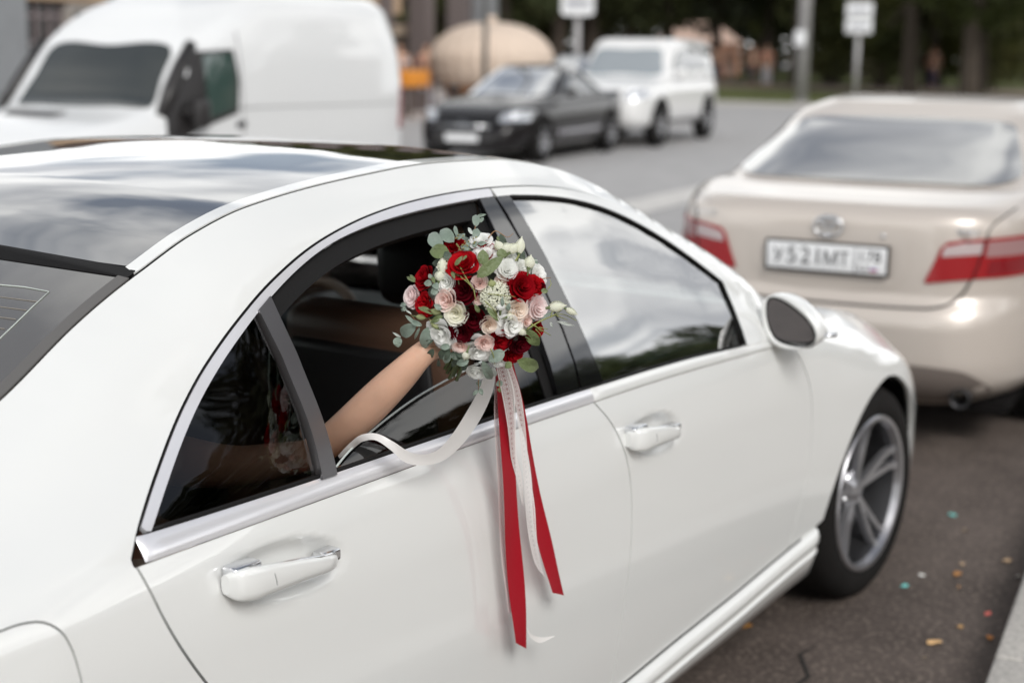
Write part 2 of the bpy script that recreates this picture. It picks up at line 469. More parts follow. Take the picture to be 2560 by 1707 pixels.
SEAM_F = catmull([(-.672, .930), (-.640, .900), (-.600, .855), (-.566, .79), (-.549, .72), (-.543, .642), (-.560, .535), (-.596, .441), (-.640, .345)], .02, smooth=1)
SEAM_R = catmull([(-2.945, .955), (-2.938, .926), (-2.926, .886), (-2.903, .835), (-2.872, .781), (-2.838, .735), (-2.79, .66), (-2.755, .57), (-2.742, .46), (-2.75, .35), (-2.765, .262)], .02, smooth=1)
ZS = [(-2.8, .258), (-2.0, .250), (-1.7, .252), (-1.52, .260), (-1.28, .284), (-.965, .308), (-.64, .341), (-.507, .353), (-.44, .362)]
ARCH_F = catmull([(-.462, .285), (-.418, .369), (-.372, .455), (-.322, .532), (-.250, .612), (-.165, .677), (-.08, .714), (.01, .728), (.10, .716), (.19, .676), (.27, .61), (.335, .52), (.365, .42), (.378, .30)], .02, smooth=1)
CRN = lambda x: float(zd(np.array(x)))
for s in (-1, 1):
    vis = s < 0
    F = Sd(s); Fb = Sd(s, Hb); fl = s > 0
    st = .0095 if vis else .05
    # body side: A pillar, roof side, C pillar, rear quarter
    top_ = [(x, CRN(x) - .001) for x in np.arange(-.70, -4.2, -.02)]
    rr = [(-4.22, CRN(-4.22) - .01), (-4.22, .30), (-3.62, .28)]
    arc = [(-3.165 - .395 * math.cos(a), .36 + .395 * math.sin(a)) for a in np.linspace(R(-8), R(180 - 42), 30)]
    body = top_ + lin(rr, .05)[1:] + arc
    low = [q for q in reversed(offs(SEAM_R, -.0025)) if q[1] > arc[-1][1] + .015]
    body = body + low + [(-2.951, .958)] + offs(FO, .003)[:-1]
    flap_h = catmull([(-3.36, .925), (-3.185, .933), (-3.149, .934), (-3.117, .928), (-3.096, .910), (-3.085, .885), (-3.079, .86), (-3.074, .82), (-3.076, .78), (-3.09, .745), (-3.13, .733), (-3.33, .728), (-3.37, .74), (-3.385, .77), (-3.385, .89)], .012, closed=True)
    patch('quarter_panel', body, F, WHITE, car, holes=[flap_h] if vis else (), step=.03 if vis else .06, flip=fl)
    if vis:
        c_ = np.mean(flap_h, 0)
        patch('fuel_flap', [tuple(c_ + (np.array(q) - c_) * .978) for q in flap_h], F, WHITE, car, step=.03, off=-.0005)
    # doors
    def door(seam_l, seam_r, dl, dr, name):
        L = offs(seam_l, dl); Rr = offs(seam_r, dr)
        x0, x1 = L[-1][0], Rr[-1][0]
        bot = [(x, zat(ZS, x)) for x in np.arange(x0, x1, .03)]
        L[-1] = (x0, zat(ZS, x0)); Rr[-1] = (x1, zat(ZS, x1))
        tp = [(q[0], q[1] - .0015) for q in cut(BL, L[0][0] + .002, Rr[0][0] - .002)]
        out = L + bot[1:] + list(reversed(Rr))[0:-1] + list(reversed(tp))
        out = [q for i, q in enumerate(out)]
        return patch(name, out, Fb if vis else F, WHITE, car, step=st, flip=fl)
    rd = door(SEAM_R, SEAM_B, .0025, -.002, 'rear_door')
    fd = door(SEAM_B, SEAM_F, .002, -.002, 'front_door')
    # front wing
    wing = offs(SEAM_F, .0025)
    wing[-1] = (wing[-1][0], zat(ZS, wing[-1][0]))
    wing = [(-.69, CRN(-.69) - .004)] + wing + [(-.55, zat(ZS, -.55)), (-.485, zat(ZS, -.485))] + [q for q in ARCH_F if q[1] > .365 or q[0] > 0]
    wing += [(.41, .30), (.425, .45), (.45, .60)] + [(x, CRN(x) - .001) for x in np.arange(.47, -.69, -.03)]
    patch('front_wing', wing, F, WHITE, car, step=.03, flip=fl)
    bmp = lin([(.382, .18), (.84, .18), (.84, CRN(.84) - .01)], .04) + [(x, CRN(x) - .001) for x in np.arange(.81, .48, -.03)] + [(.454, .60), (.43, .45), (.415, .30)]
    patch('front_bumper', bmp, F, WHITE, car, step=.04, flip=fl)
    # frames around the side windows
    fr = [(-2.940, .966)] + offs(FO, -.001)
    i0 = [q for q in fr if q[0] < -1.738 and q[1] > .994] + [(-1.738, zat(fr[3:], -1.738))]
    rear_frame = i0 + [(-1.741, 1.397)] + list(reversed(FI)) + [(-2.905, .9945)]
    patch('window_trim', rear_frame, F, CHROME, car, step=.012, off=.003, flange=.01, flip=fl)
    i1 = [(-1.732, zat(fr[3:], -1.732))] + [q for q in fr if -1.73 < q[0] < -.70]
    ftrim = i1 + [(-.70, .957)] + list(reversed([q for q in BT if -.922 < q[0] < -.705])) + catmull([(-.930, .968), (-.925, 1.0), (-.912, 1.055), (-.905, 1.122)], .02)[0:-1] + list(reversed(FG)) + [(-1.729, 1.396)]
    patch('window_trim', ftrim, F, WHITE, car, step=.015, off=.003, flange=.01, flip=fl)
    # chrome strip along the belt, bulging
    def strip(a, b, x0, x1, bulge, mat, name, nseg=7):
        xs = np.r_[x0, x0 + .004, x0 + .010, np.linspace(x0 + .02, x1, int((x1 - x0) / .02))]; V = []; Fc = []
        for x in xs:
            za, zb_ = zat(a, x), zat(b, x); e = min(1, max(0, (x - x0) / .02)) ** .5
            for j in range(nseg + 1):
                t = j / nseg; z = za + (zb_ - za) * t
                V.append((x, s * (float(H(x, z)) + e * bulge * math.sin(math.pi * t) ** .5 - .004 * (1 - e) + .001), z))
        m = nseg + 1
        for i in range(len(xs) - 1):
            for j in range(nseg): Fc.append((i * m + j, (i + 1) * m + j, (i + 1) * m + j + 1, i * m + j + 1))
        return meshobj(name, V, Fc, mat, car)
    strip(BL, BT, -2.926, -1.676, .005, CHROME, 'belt_moulding')
    strip(BL, BT, -1.670, -.70, .005, WHITE, 'belt_moulding')
    # dark channel showing in the rear door where the pane is lowered
    ch = list(FI); ch2 = offs(FI, -.034)
    chan = [q for q in ch if q[0] > -2.52] + list(reversed([q for q in ch2 if q[0] > -2.50 and q[0] < -1.80]))
    patch('window_channel', chan, F, RUBBER, car, step=.03, off=-.012, flange=.03, flip=fl)
    patch('window_channel', [(-1.836, 1.37), (-1.800, 1.37), (-1.787, 1.33), (-1.779, 1.2), (-1.779, 1.11), (-1.79, .995), (-1.82, .995), (-1.812, 1.11), (-1.815, 1.23)], F, RUBBER, car, step=.05, off=-.012, flange=.03, flip=fl)
    # black pillar strips
    patch('pillar_trim', [(-1.790, 1.397), (-1.738, 1.396), (-1.717, 1.308), (-1.700, 1.2), (-1.695, 1.117), (-1.700, 1.05), (-1.713, .992), (-1.797, .992), (-1.783, 1.06), (-1.777, 1.117), (-1.779, 1.22), (-1.788, 1.33)], F, GLOSSBLACK, car, step=.02, off=.002, flip=fl)
    patch('pillar_trim', [(-1.730, 1.395), (-1.680, 1.395), (-1.643, 1.268), (-1.628, 1.18), (-1.622, 1.12), (-1.615, .990), (-1.705, .992), (-1.693, 1.05), (-1.687, 1.117), (-1.692, 1.2), (-1.709, 1.308)], F, GLOSSBLACK, car, step=.02, off=.002, flip=fl)
    # divider bar of the rear door
    dv = [(-2.506, 1.259), (-2.470, 1.278), (-2.466, 1.18), (-2.478, 1.08), (-2.499, .990), (-2.536, .990), (-2.512, 1.08), (-2.500, 1.18)]
    patch('window_divider', catmull(dv[:2], .02) + catmull(dv[2:5], .03) + catmull(dv[5:], .03), F, SATIN, car, step=.02, off=.008, flange=.02, flip=fl)
    # panes
    qg = [q for q in FI if q[0] < -2.509] + [(-2.508, 1.2), (-2.514, 1.10), (-2.538, .990), (-2.80, .990), (-2.897, .990)]
    patch('quarter_pane', qg, F, TINTGLASS, car, step=.04, off=-.004, flange=0, flip=fl)
    if vis:
        lg = catmull([(-2.474, .996), (-2.445, 1.008), (-2.408, 1.020), (-2.284, 1.050), (-2.187, 1.068), (-2.052, 1.085), (-1.905, 1.101), (-1.777, 1.112)], .02)
        rp = patch('lowered_pane', lg + [(-1.785, 1.05), (-1.80, .975), (-2.474, .975)], F, TINTGLASS, car, step=.04, off=-.016, flange=0, flip=fl)
        e = MB(); e.tube([(x, s * (float(H(x, z)) - .016), z) for x, z in lg], .0022, 6); e.build('pane_edge', pmat('glass_edge', (.55, .60, .58), .2), rp)
    else:
        lg = [q for q in FI if q[0] > -2.49]
        patch('door_pane', lg + [(-1.785, 1.05), (-1.80, .985), (-2.49, .985)], F, CLEARGLASS, car, step=.06, off=-.008, flange=0, flip=fl)
    fg = list(FG) + [(-.912, 1.055), (-.925, 1.0), (-.930, .966)] + list(reversed(cut(BT, -1.615, -.94))) + [(-1.622, 1.12), (-1.628, 1.18), (-1.643, 1.268)]
    patch('door_pane', fg, F, FRONTGLASS if vis else CLEARGLASS, car, step=.04, off=-.003, flange=0, flip=fl)
    m = MB(); m.tube([(x, s * (float(H(x, z)) + .001), z) for x, z in offs(FG, -.002) + [(-.912, 1.055), (-.924, 1.0), (-.929, .970)]], .0045, 6); m.build('window_seal', RUBBER, car)
    m = MB(); m.tube([(x, s * (float(H(x, z)) - .001), z) for x, z in offs(BT, .003) if -2.9 < x < -.93], .0042, 6); m.build('window_seal', RUBBER, car)
    m = MB(); m.tube([(x, s * (float(H(x, z)) - .009), z) for x, z in FO], .0062, 6)
    m.build('door_seal', RUBBER, car)
    m = MB(); m.tube([(x, s * (float(yd(np.array(x))) - .002), CRN(x) - .006) for x in np.arange(-2.66, -1.2, .03)], .006, 6)
    m.build('roof_seal', RUBBER, car)
    # dark inner skin behind the gaps
    inn = [(-4.1, .30), (-3.60, .30)] + [(-3.165 - .43 * math.cos(a), .35 + .43 * math.sin(a)) for a in np.linspace(0, math.pi, 16)] + [(-2.73, .24), (-.47, .24)] + [(.0 - .43 * math.cos(a), .35 + .40 * math.sin(a)) for a in np.linspace(0, math.pi, 16)] + [(.8, .24), (.8, .40), (.4, .72), (-.2, .86), (-.72, .925), (-2.96, .925), (-3.4, .925), (-4.1, .9)]
    patch('inner_skin', lin(inn, .08), F, UNDER, car, step=.08, off=-.022 - (.012 if vis else 0), flange=0, flip=fl)
    # sill moulding with its rib
    V = []; Fc = []
    xs = list(np.arange(-2.74, -.47, .03)) + [-.462, -.452, -.444]
    for i, x in enumerate(xs):
        zt = zat(ZS, x) - .004; h0 = float(H(x, zt + .03)); e = min(1, max(0, (-.444 - x) / .03)) ** .5
        dr = zt - .25
        prof = [(h0 - .030, zt + .002), (h0 - .006, zt), (h0 + .010, zt - .006), (h0 + .018, zt - .022), (h0 + .016, zt - .040), (h0 + .004, zt - .052), (h0 + .004, zt - .058), (h0 + .012, zt - .064), (h0 + .006, zt - .085), (h0 - .012, zt - .105 - .3 * dr), (h0 - .05, zt - .118 - .4 * dr), (h0 - .12, zt - .12 - .4 * dr)]
        for (y, z) in prof: V.append((x, s * (h0 - .03 + (y - h0 + .03) * (.4 + .6 * e)), z + (1 - e) * .0))
    n_ = 12
    for i in range(len(xs) - 1):
        for j in range(n_ - 1): Fc.append((i * n_ + j, i * n_ + j + 1, (i + 1) * n_ + j + 1, (i + 1) * n_ + j))
    Fc.append(tuple(range((len(xs) - 1) * n_, len(xs) * n_)))
    sl = meshobj('sill', V, Fc, WHITE, car)
    sl.data.set_sharp_from_angle(angle=R(60))
    m = MB(); m.tube([(x, s * (float(H(x, zat(ZS, x))) - .002), zat(ZS, x) - .001) for x in np.arange(-2.72, -.52, .04)], .0042, 6); m.build('sill_seal', RUBBER, car)
    # wheel arch lining
    for cx in (0, -3.165):
        m = MB(); n = 20; v = []
        for y in (.872, .60):
            for i in range(n + 1):
                a = math.pi * (1.08 * i / n - .04); v.append((cx - .40 * math.cos(a), s * y, .345 + .392 * math.sin(a)))
        m.add(v, [(i, i + 1, n + 2 + i, n + 1 + i) for i in range(n)] + [tuple(range(n + 1, 2 * n + 2))]).build('arch_liner', UNDER, car)

# top skins
def tpatch(name, x0, x1, y0, y1, mat, step=.05, off=0., fl=.01):
    L = [(x, -y0(x)) for x in np.arange(x0, x1 - .001, .03)] + [(x1, -y0(x1))]
    Rr = [(x, y1(x)) for x in np.arange(x1, x0 + .001, -.03)] + [(x0, y1(x0))]
    return patch(name, L + Rr, TT, mat, car, step=step, off=off, flange=fl)
ydf = lambda x: float(yd(np.array(x)))
tpatch('roof_panel', -2.640, -1.44, lambda x: .551, lambda x: .551, ROOFGLASS, .04)
for s in (-1, 1):
    L = [(x, s * (ydf(x) - .0035)) for x in np.arange(-2.655, -1.43, .03)]
    Rr = [(x, s * .5535) for x in np.arange(-1.43, -2.645, -.03)] + [(-2.645, s * .5535)]
    patch('roof_rail', L + Rr, TT, WHITE, car, step=.02, off=.002, flange=.012)
tpatch('roof_header', -1.436, -1.33, lambda x: ydf(x) - .003, lambda x: ydf(x) - .003, WHITE, .03)
tpatch('windscreen', -1.325, -.47, lambda x: ydf(x) - .02, lambda x: ydf(x) - .02, CLEARGLASS, .05, fl=0)
tpatch('bonnet', -.46, .70, lambda x: ydf(x) - .004, lambda x: ydf(x) - .004, WHITE, .05)
tpatch('rear_seal', -2.668, -2.643, lambda x: .585, lambda x: .585, RUBBER, .02, off=.002)
rw = tpatch('rear_window', -3.43, -2.671, lambda x: ydf(x) - .014, lambda x: ydf(x) - .014, REARGLASS, .05, fl=0)
for s in (-1, 1):
    L = [(x, s * (ydf(x) - .002)) for x in np.arange(-3.43, -2.668, .04)] + [(-2.668, s * (ydf(-2.668) - .002))]
    Rr = [(x, s * (ydf(x) - .030)) for x in np.arange(-2.668, -3.431, -.04)]
    patch('rear_window_seal', L + Rr, TT, pmat('seal_grey_%d' % s, (.11, .105, .10), .5), car, step=.03, off=.0015, flange=.003)
m = MB()
for ln in ([(-2.755, -.20), (-2.755, -.352), (-2.747, -.408), (-2.744, -.471), (-2.787, -.480), (-2.827, -.489), (-2.98, -.51), (-3.2, -.52)],):
    m.tube([(x, y, float(T(x, y)) + .001) for x, y in ln], .0013, 4)
m.build('aerial_print', pmat('aerial_line', (.55, .60, .56), .6), rw)
m = MB()
for k in range(8):
    x = -2.772 - .024 * k
    m.tube([(x - .018, -.30 + .0 * k, float(T(x - .018, -.3)) + .001), (x, -.475 - .002 * k, float(T(x, -.475)) + .001)], .0007, 4)
m.build('heater_print', pmat('heater_line', (.30, .27, .23), .6), rw)
tpatch('boot_lid', -4.18, -3.44, lambda x: ydf(x) - .004, lambda x: ydf(x) - .004, WHITE, .06)
# rear end and nose close the body
def endcap(x, bow, name, mat):
    zs = np.linspace(.22, CRN(x) + .02, 14); V = []; n = 17
    for z in zs:
        w = min(float(H(x, min(z, CRN(x)))), .9)
        for j in range(n):
            t = -1 + 2 * j / (n - 1); V.append((x + bow * (1 - abs(t) ** 3), w * t, z))
    Fc = [(i * n + j, i * n + j + 1, (i + 1) * n + j + 1, (i + 1) * n + j) for i in range(13) for j in range(n - 1)]
    return meshobj(name, V, Fc, mat, car)
endcap(-4.22, -.06, 'rear_bumper', WHITE); endcap(.84, .05, 'front_grille_panel', WHITE)
m = MB(); m.box(-4.1, -3.62, -.80, .80, .24, .30); m.box(-2.72, -.46, -.86, .86, .20, .25); m.box(.44, .80, -.6, .6, .20, .24); m.box(-3.62, -2.72, -.6, .6, .24, .28); m.box(-.46, .44, -.6, .6, .22, .26)
m.build('floor_pan', UNDER, car, smooth=False)
for s in (-1, 1):
    m = MB(); m.box(-4.285, -4.235, s * .52 - .22, s * .52 + .22, .70, .86, .02); m.build('tail_light', pmat('red_lamp_%d' % s, (.45, .01, .01), .15, coat=1), car)

# door handles
def handle(parent, pts, s=-1):
    """grip: list of (x, z, out, half height)"""
    prof = catmull(pts, .008)
    V = []; n = 14
    for (x, z, o, hh) in prof:
        h = .94
        for j in range(n):
            a = 2 * math.pi * j / n
            ca, sa = math.cos(a), math.sin(a)
            V.append((x, s * (h + o + .0095 * math.copysign(abs(ca) ** .7, ca)), z + hh * math.copysign(abs(sa) ** .8, sa)))
    k = len(prof)
    Fc = [(i * n + j, i * n + (j + 1) % n, (i + 1) * n + (j + 1) % n, (i + 1) * n + j) for i in range(k - 1) for j in range(n)]
    Fc += [tuple(range(n)), tuple(range((k - 1) * n, k * n))]
    o = meshobj('handle', V, Fc, WHITE, parent); o.data.set_sharp_from_angle(angle=R(50)); return o
def grip(parent, x0, x1, z0, z1):
    f = lambda t: (x0 + (x1 - x0) * t, z0 + (z1 - z0) * t)
    P = []
    for t, o, hh in ((0, .000, .016), (.03, .016, .024), (.12, .026, .027), (.30, .031, .024), (.6, .031, .018), (.85, .024, .014), (.96, .010, .011), (1, -.006, .008)):
        x, z = f(t); P.append((x, z + .006 * math.sin(math.pi * t), o, hh))
    h = handle(parent, P)
    # chrome inlay along the top edge, key cover joint
    m = MB(); pts = []
    for t in np.linspace(.30, .93, 14):
        x, z = f(t); pts.append((x, -(.94 + .030 - max(0, t - .75) * .07), z + .006 * math.sin(math.pi * t) + .0235 - .012 * t))
    m.tube(pts, .0035, 8); m.build('handle_trim', SILVER, h)
    m = MB(); x, z = f(.27)
    m.tube([(x + .004 - .012 * math.sin(a) * .5, -(.94 + .0302 + .0098 * math.cos(a)), z + .004 + .0245 * math.sin(a)) for a in np.linspace(-1.5, 1.5, 12)], .0010, 5)
    m.build('handle_joint', pmat('joint_grey_%d' % int(-x0 * 10), (.25, .25, .26), .5), h)
    m = MB(); x, z = f(.93); m.box(x - .02, x + .022, -.955, -.925, z - .004, z + .018, .005); m.build('handle_base', SILVER, h)
    m = MB(); x, z = f(.08); m.box(x - .015, x + .045, -.958, -.925, z - .012, z + .030, .006); m.build('handle_base', SILVER, h)
    return h
grip(rd if False else [o for o in car.children if o.name.startswith('rear_door')][0], -2.802, -2.552, .892, .866)
grip([o for o in car.children if o.name.startswith('front_door')][0], -1.578, -1.360, .862, .838)

# mirror, face at x = -0.80
def ring(px, k, dx_, cy, cz, ky=None):
    ky = k if ky is None else ky
    return [(-.80 + dx_, cy + (y - cy) * ky, cz + (z - cz) * k) for (y, z) in px]
def atx(pts): # ray-projected outline at x=-.72 moved to x=-.80
    return [(y + (-.08) * ((y + 2.55295) / (-.72 + 4.33780)), z + (-.08) * ((z - 1.72042) / (-.72 + 4.33780))) for y, z in pts]
mo = atx([(-.842, 1.045), (-.866, 1.069), (-.923, 1.068), (-.979, 1.034), (-1.012, .995), (-1.020, .972), (-1.004, .945), (-.960, .926), (-.899, .925), (-.866, .946), (-.847, .986)])
mg = atx([(-.863, 1.040), (-.870, 1.056), (-.895, 1.056), (-.947, 1.031), (-.984, 1.002), (-1.000, .971), (-.995, .949), (-.972, .940), (-.915, .943), (-.888, .955), (-.868, .992)])
mo = [q[:2] for q in catmull(mo, .012, closed=True)]; mg = [q[:2] for q in catmull(mg, .012, closed=True)]
cy, cz = np.mean(mo, 0)
n = len(mo); V = []
def resamp(poly, n):
    P = np.array(poly + [poly[0]]); d = np.r_[0, np.cumsum(np.linalg.norm(np.diff(P, axis=0), axis=1))]
    t = np.linspace(0, d[-1], n + 1)[:-1]; return [(float(np.interp(q, d, P[:, 0])), float(np.interp(q, d, P[:, 1]))) for q in t]
mgr = resamp(mg, n); mor = resamp(mo, n)
gi = [(cy + (y - cy) * 1.05, cz + (z - cz) * 1.05) for y, z in mgr]
for dx_, k, src in ((.030, .98, gi), (.004, 1, gi), (-.002, .93, mor), (.006, .965, mor), (.03, .985, mor), (.055, .96, mor), (.085, .80, mor), (.103, .5, mor), (.110, .15, mor)):
    V += ring(src, k, dx_, cy, cz)
nr = 9
Fc = [(i * n + j, (i + 1) * n + j, (i + 1) * n + (j + 1) % n, i * n + (j + 1) % n) for i in range(nr - 1) for j in range(n)] + [tuple(range((nr - 1) * n, nr * n))]
mir = meshobj('wing_mirror', V, Fc, WHITE, car)
Vg = [(-.80 + .020 - .33 * (y - cy) + .03 * (z - cz), y, z) for y, z in mgr]
meshobj('mirror_glass', Vg, [tuple(range(n))], pmat('mirror_silver', (.55, .56, .58), .02, metal=1.0), mir, smooth=False)
m = MB(); m.tube([(-.80 + .006, y, z) for y, z in gi], .0042, 6, closed=True); m.build('mirror_seal', RUBBER, mir)
m = MB(); m.tube([(-.72, -.90, .955), (-.74, -.925, .968), (-.75, -.97, .985)], [.032, .026, .03], 10); m.build('mirror_arm', WHITE, mir)
m = MB(); m.tube([(-.77, mo[0][0] * 0 - 1.052, .985), (-.74, -1.068, .984), (-.71, -1.06, .984)], [.005, .007, .004], 8); m.build('mirror_lamp', SILVER, mir)

# wheels
def wheel(parent, x, y, s, rad=.343, w=.245, rimr=.245, steer=0., name='wheel', spokes=5, mat=RIM, twin=True):
    t = empty(name, (x, y, rad), steer, parent=parent)
    m = MB(); h = w / 2
    m.lathe([(rimr - .01, -h * .85), (rimr + .004, -h * .93), (rimr + .03, -h), (rad - .035, -h * .97), (rad - .012, -h * .84), (rad, -h * .62), (rad, h * .62), (rad - .012, h * .84), (rad - .035, h * .97), (rimr + .03, h), (rimr + .004, h * .93), (rimr - .01, h * .85)], 48, 'y')
    m.build('tyre', TYRE, t, sharp=SH)
    m = MB(); o = -s  # outer face direction is -y for s=-1
    d = s
    m.lathe([(rimr + .006, d * h * .95), (rimr + .002, d * h * .99), (rimr - .010, d * h * .97), (rimr - .018, d * h * .80)], 48, 'y')
    m.build('rim', mat, t, sharp=SH)
    m = MB(); m.lathe([(rimr - .018, d * h * .80), (rimr - .03, d * h * .2), (rimr - .04, -d * h * .8)], 48, 'y'); m.build('rim_barrel', RIMDARK, t)
    m = MB(); m.lathe([(0.001, d * h * .05), (rimr - .03, d * h * .02)], 32, 'y'); m.build('brake_disc', RIMDARK, t)
    for k in range(spokes):
        a0 = 2 * math.pi * k / spokes + math.pi / 2 + (0.0)
        m = MB()
        for q in ((-.135, .135) if twin else (0,)):
            a1 = a0 + q
            wi, wo_ = (.015, .012) if twin else (.034, .026)
            r0, r1 = .035, rimr - .008
            pin = np.array([math.cos(a0), math.sin(a0)]) * r0; pout = np.array([math.cos(a1), math.sin(a1)]) * r1
            dr = (pout - pin) / np.linalg.norm(pout - pin); nn = np.array([-dr[1], dr[0]])
            V = []
            for tt, yo, ww in ((0, .58, wi), (.5, .66, (wi + wo_) / 2), (.85, .74, wo_), (1.0, .92, wo_ * 1.1)):
                p = pin + (pout - pin) * tt
                for u_, yy in ((-1, -.16), (-.75, 0), (.75, 0), (1, -.16)):
                    V.append((p[0] + nn[0] * ww * u_, d * h * (yo + yy), p[1] + nn[1] * ww * u_))
            F_ = [(i * 4 + j, i * 4 + j + 1, (i + 1) * 4 + j + 1, (i + 1) * 4 + j) for i in range(3) for j in range(3)]
            m.add(V, F_)
        m.build('spoke', mat, t, sharp=R(30))
    m = MB(); m.lathe([(.001, d * h * .66), (.022, d * h * .65), (.032, d * h * .60), (.055, d * h * .5), (.07, d * h * .3)], 24, 'y'); m.build('hub_cap', mat, t)
    if twin:
        for k in range(5):
            a = 2 * math.pi * (k + .5) / 5 + math.pi / 2
            mm = MB(); mm.lathe([(.001, d * h * .50), (.009, d * h * .48), (.010, d * h * .2)], 8, 'y', (math.cos(a) * .056, 0, math.sin(a) * .056)); mm.build('wheel_bolt', SILVER, t)
    return t
wheel(car, 0, -.795, -1, steer=R(-2)); wheel(car, 0, .795, 1)
wheel(car, -3.165, -.80, -1); wheel(car, -3.165, .80, 1)

# cabin
def cushion(name, x0, x1, y0, y1, z0, z1, mat, parent, tilt=0., bev=.05):
    m = MB(); m.box(x0, x1, y0, y1, z0, z1, bev)
    px, pz = (x0 + x1) / 2, z0; c, s_ = math.cos(tilt), math.sin(tilt)
    m.map(lambda x, y, z: (px + (x - px) * c - (z - pz) * s_, y, pz + (x - px) * s_ + (z - pz) * c))
    return m.build(name, mat, parent)
for y in (-.36, .37):
    st_ = empty('front_seat', (0, 0, 0), parent=car)
    cushion('backrest', -1.72, -1.58, y - .25, y + .25, .50, 1.13, DARKLEATHER, st_, R(10), .05)
    cushion('seat_back_panel', -1.755, -1.715, y - .21, y + .21, .55, 1.05, BLACKPL, st_, R(10), .02)
    cushion('seat_cushion', -1.62, -1.05, y - .25, y + .25, .35, .52, LEATHER, st_, 0)
    cushion('headrest', -1.64, -1.54, y - .11, y + .11, 1.10, 1.275, BLACKPL, st_, R(4), .048)
rb = empty('rear_bench', (0, 0, 0), parent=car)
cushion('backrest', -3.02, -2.86, -.66, .66, .48, 1.06, LEATHER, rb, R(14), .06)
cushion('seat_cushion', -2.90, -2.30, -.66, .66, .33, .52, LEATHER, rb, 0)
cushion('headrest', -3.15, -3.05, -.50, -.24, 1.06, 1.22, LEATHER, rb, R(10), .045)
cushion('headrest', -3.15, -3.05, .24, .50, 1.06, 1.22, LEATHER, rb, R(10), .045)
m = MB(); m.box(-3.6, -3.02, -.60, .60, .98, 1.0); m.build('parcel_shelf', DARKLEATHER, car, smooth=False)
m = MB(); m.box(-2.72, -.5, -.78, .78, .26, .30); m.build('cabin_carpet', UNDER, car, smooth=False)
for s in (-1, 1):
    for (a, b, nm) in ((-2.72, -1.70, 'door_card'), (-1.68, -.62, 'door_card')):
        m = MB(); m.box(a, b, s * .80 - .02, s * .80 + .02, .34, .93, .02); m.box(a, b, min(s * .80, s * .885), max(s * .80, s * .885), .935, .965, .008)
        d = m.build(nm, LEATHER, car)
        m = MB(); m.tube([(a + .35, s * .755, .70), (a + .4, s * .73, .74), (a + .75, s * .73, .76), (a + .8, s * .755, .72)], .014, 8); m.build('grab_handle', SILVER, d)
        m = MB(); m.lathe([(.001, 0), (.045, .004), (.06, -.004)], 24, 'y', (a + .16, s * .772, .84)); m.build('speaker', SILVER, d)
    m = MB(); m.tube([(-1.76, s * .80, .93), (-1.77, s * .70, 1.18), (-1.77, s * .615, 1.385)], .035, 8); m.build('pillar_lining', LEATHER, car)
    m = MB(); m.tube([(x, s * (float(H(x, CRN(x) - .07)) - .055), CRN(x) - .075) for x in np.arange(-2.75, -.9, .06)], .030, 8); m.build('roof_lining', DARKLEATHER, car)
    m = MB(); m.tube([(x, s * (float(H(x, CRN(x) - .06)) - .055), CRN(x) - .075) for x in np.arange(-1.35, -.62, .05)], .022, 8); m.build('pillar_lining', LEATHER, car)
tpatch('headliner', -2.72, -1.36, lambda x: ydf(x) - .03, lambda x: ydf(x) - .03, pmat('headliner_grey', (.30, .27, .23), .9), .12, off=-.035, fl=0)
m = MB(); m.box(-1.02, -.50, -.74, .74, .62, .90, .06); m.box(-1.05, -.80, .16, .58, .84, .96, .05); dash = m.build('dashboard', BLACKPL, car)
m = MB(); m.box(-1.045, -1.02, -.62, .74, .70, .73); m.build('dash_inlay', LEATHER, dash, smooth=False)
m = MB(); m.box(-1.6, -1.0, -.11, .11, .35, .62, .04); m.build('centre_console', DARKLEATHER, car)
sw = empty('steering_wheel', (-1.20, .37, .86), parent=car); sw.rotation_euler = (0, R(-65), 0)
m = MB(); m.tube([(.185 * math.cos(a), .185 * math.sin(a), 0) for a in np.linspace(0, 2 * math.pi, 41)[:-1]], .015, 8, closed=True); m.build('wheel_rim', LEATHER, sw)
m = MB(); m.box(-.07, .07, -.08, .08, -.03, .01, .02); m.box(-.02, .02, -.18, .18, -.01, .0, .004); m.build('wheel_boss', BLACKPL, sw)
# ------------------------------------------------------------------ bridal bouquet, dome of flowers facing out of the window
def petmat(name, c1, c2, **k):
    return pmat(name, c1, .8, col2=c2, vscale=55, trans=.42, spec=.12, **k)
P_RED = petmat('red_petal', (.46, .004, .012), (.30, .002, .008))
P_BRIGHT = petmat('bright_red_petal', (.62, .010, .018), (.44, .005, .012))
P_DARK = petmat('dark_red_petal', (.15, .002, .010), (.075, .001, .006))
P_WHITE = petmat('white_petal', (.96, .96, .94), (.93, .94, .92))
P_CREAM = petmat('cream_petal', (.90, .90, .80), (.84, .86, .72))
P_IVORY = petmat('ivory_petal', (.95, .94, .87), (.92, .91, .80))
P_PINK = petmat('pink_petal', (.93, .74, .70), (.94, .86, .81))
P_PALE = petmat('pale_pink_petal', (.95, .88, .87), (.94, .82, .81))
P_PEACH = petmat('peach_petal', (.95, .83, .74), (.94, .90, .83))
P_BUD = petmat('green_bud', (.42, .48, .20), (.60, .62, .38))
def leafmat(name, a, b): return pmat(name, a, .42, col2=b, vscale=30, trans=.15, bump=.3, bscale=220)
L_EUC = leafmat('eucalyptus_leaf', (.19, .25, .20), (.27, .33, .28))
L_PALE = leafmat('pale_leaf', (.46, .52, .47), (.60, .63, .60))
L_GRN = leafmat('green_leaf', (.12, .165, .06), (.18, .22, .10))
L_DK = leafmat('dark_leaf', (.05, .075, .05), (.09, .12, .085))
TWIG = pmat('green_twig', (.25, .27, .08), .55)
TWIGB = pmat('brown_twig', (.28, .15, .07), .6)
BC = Vector((-2.274, -1.05, 1.289))
E1, E2, E3 = _r2.copy(), _u2.copy(), -_f
PX = 1 / 1430.0 * .3188
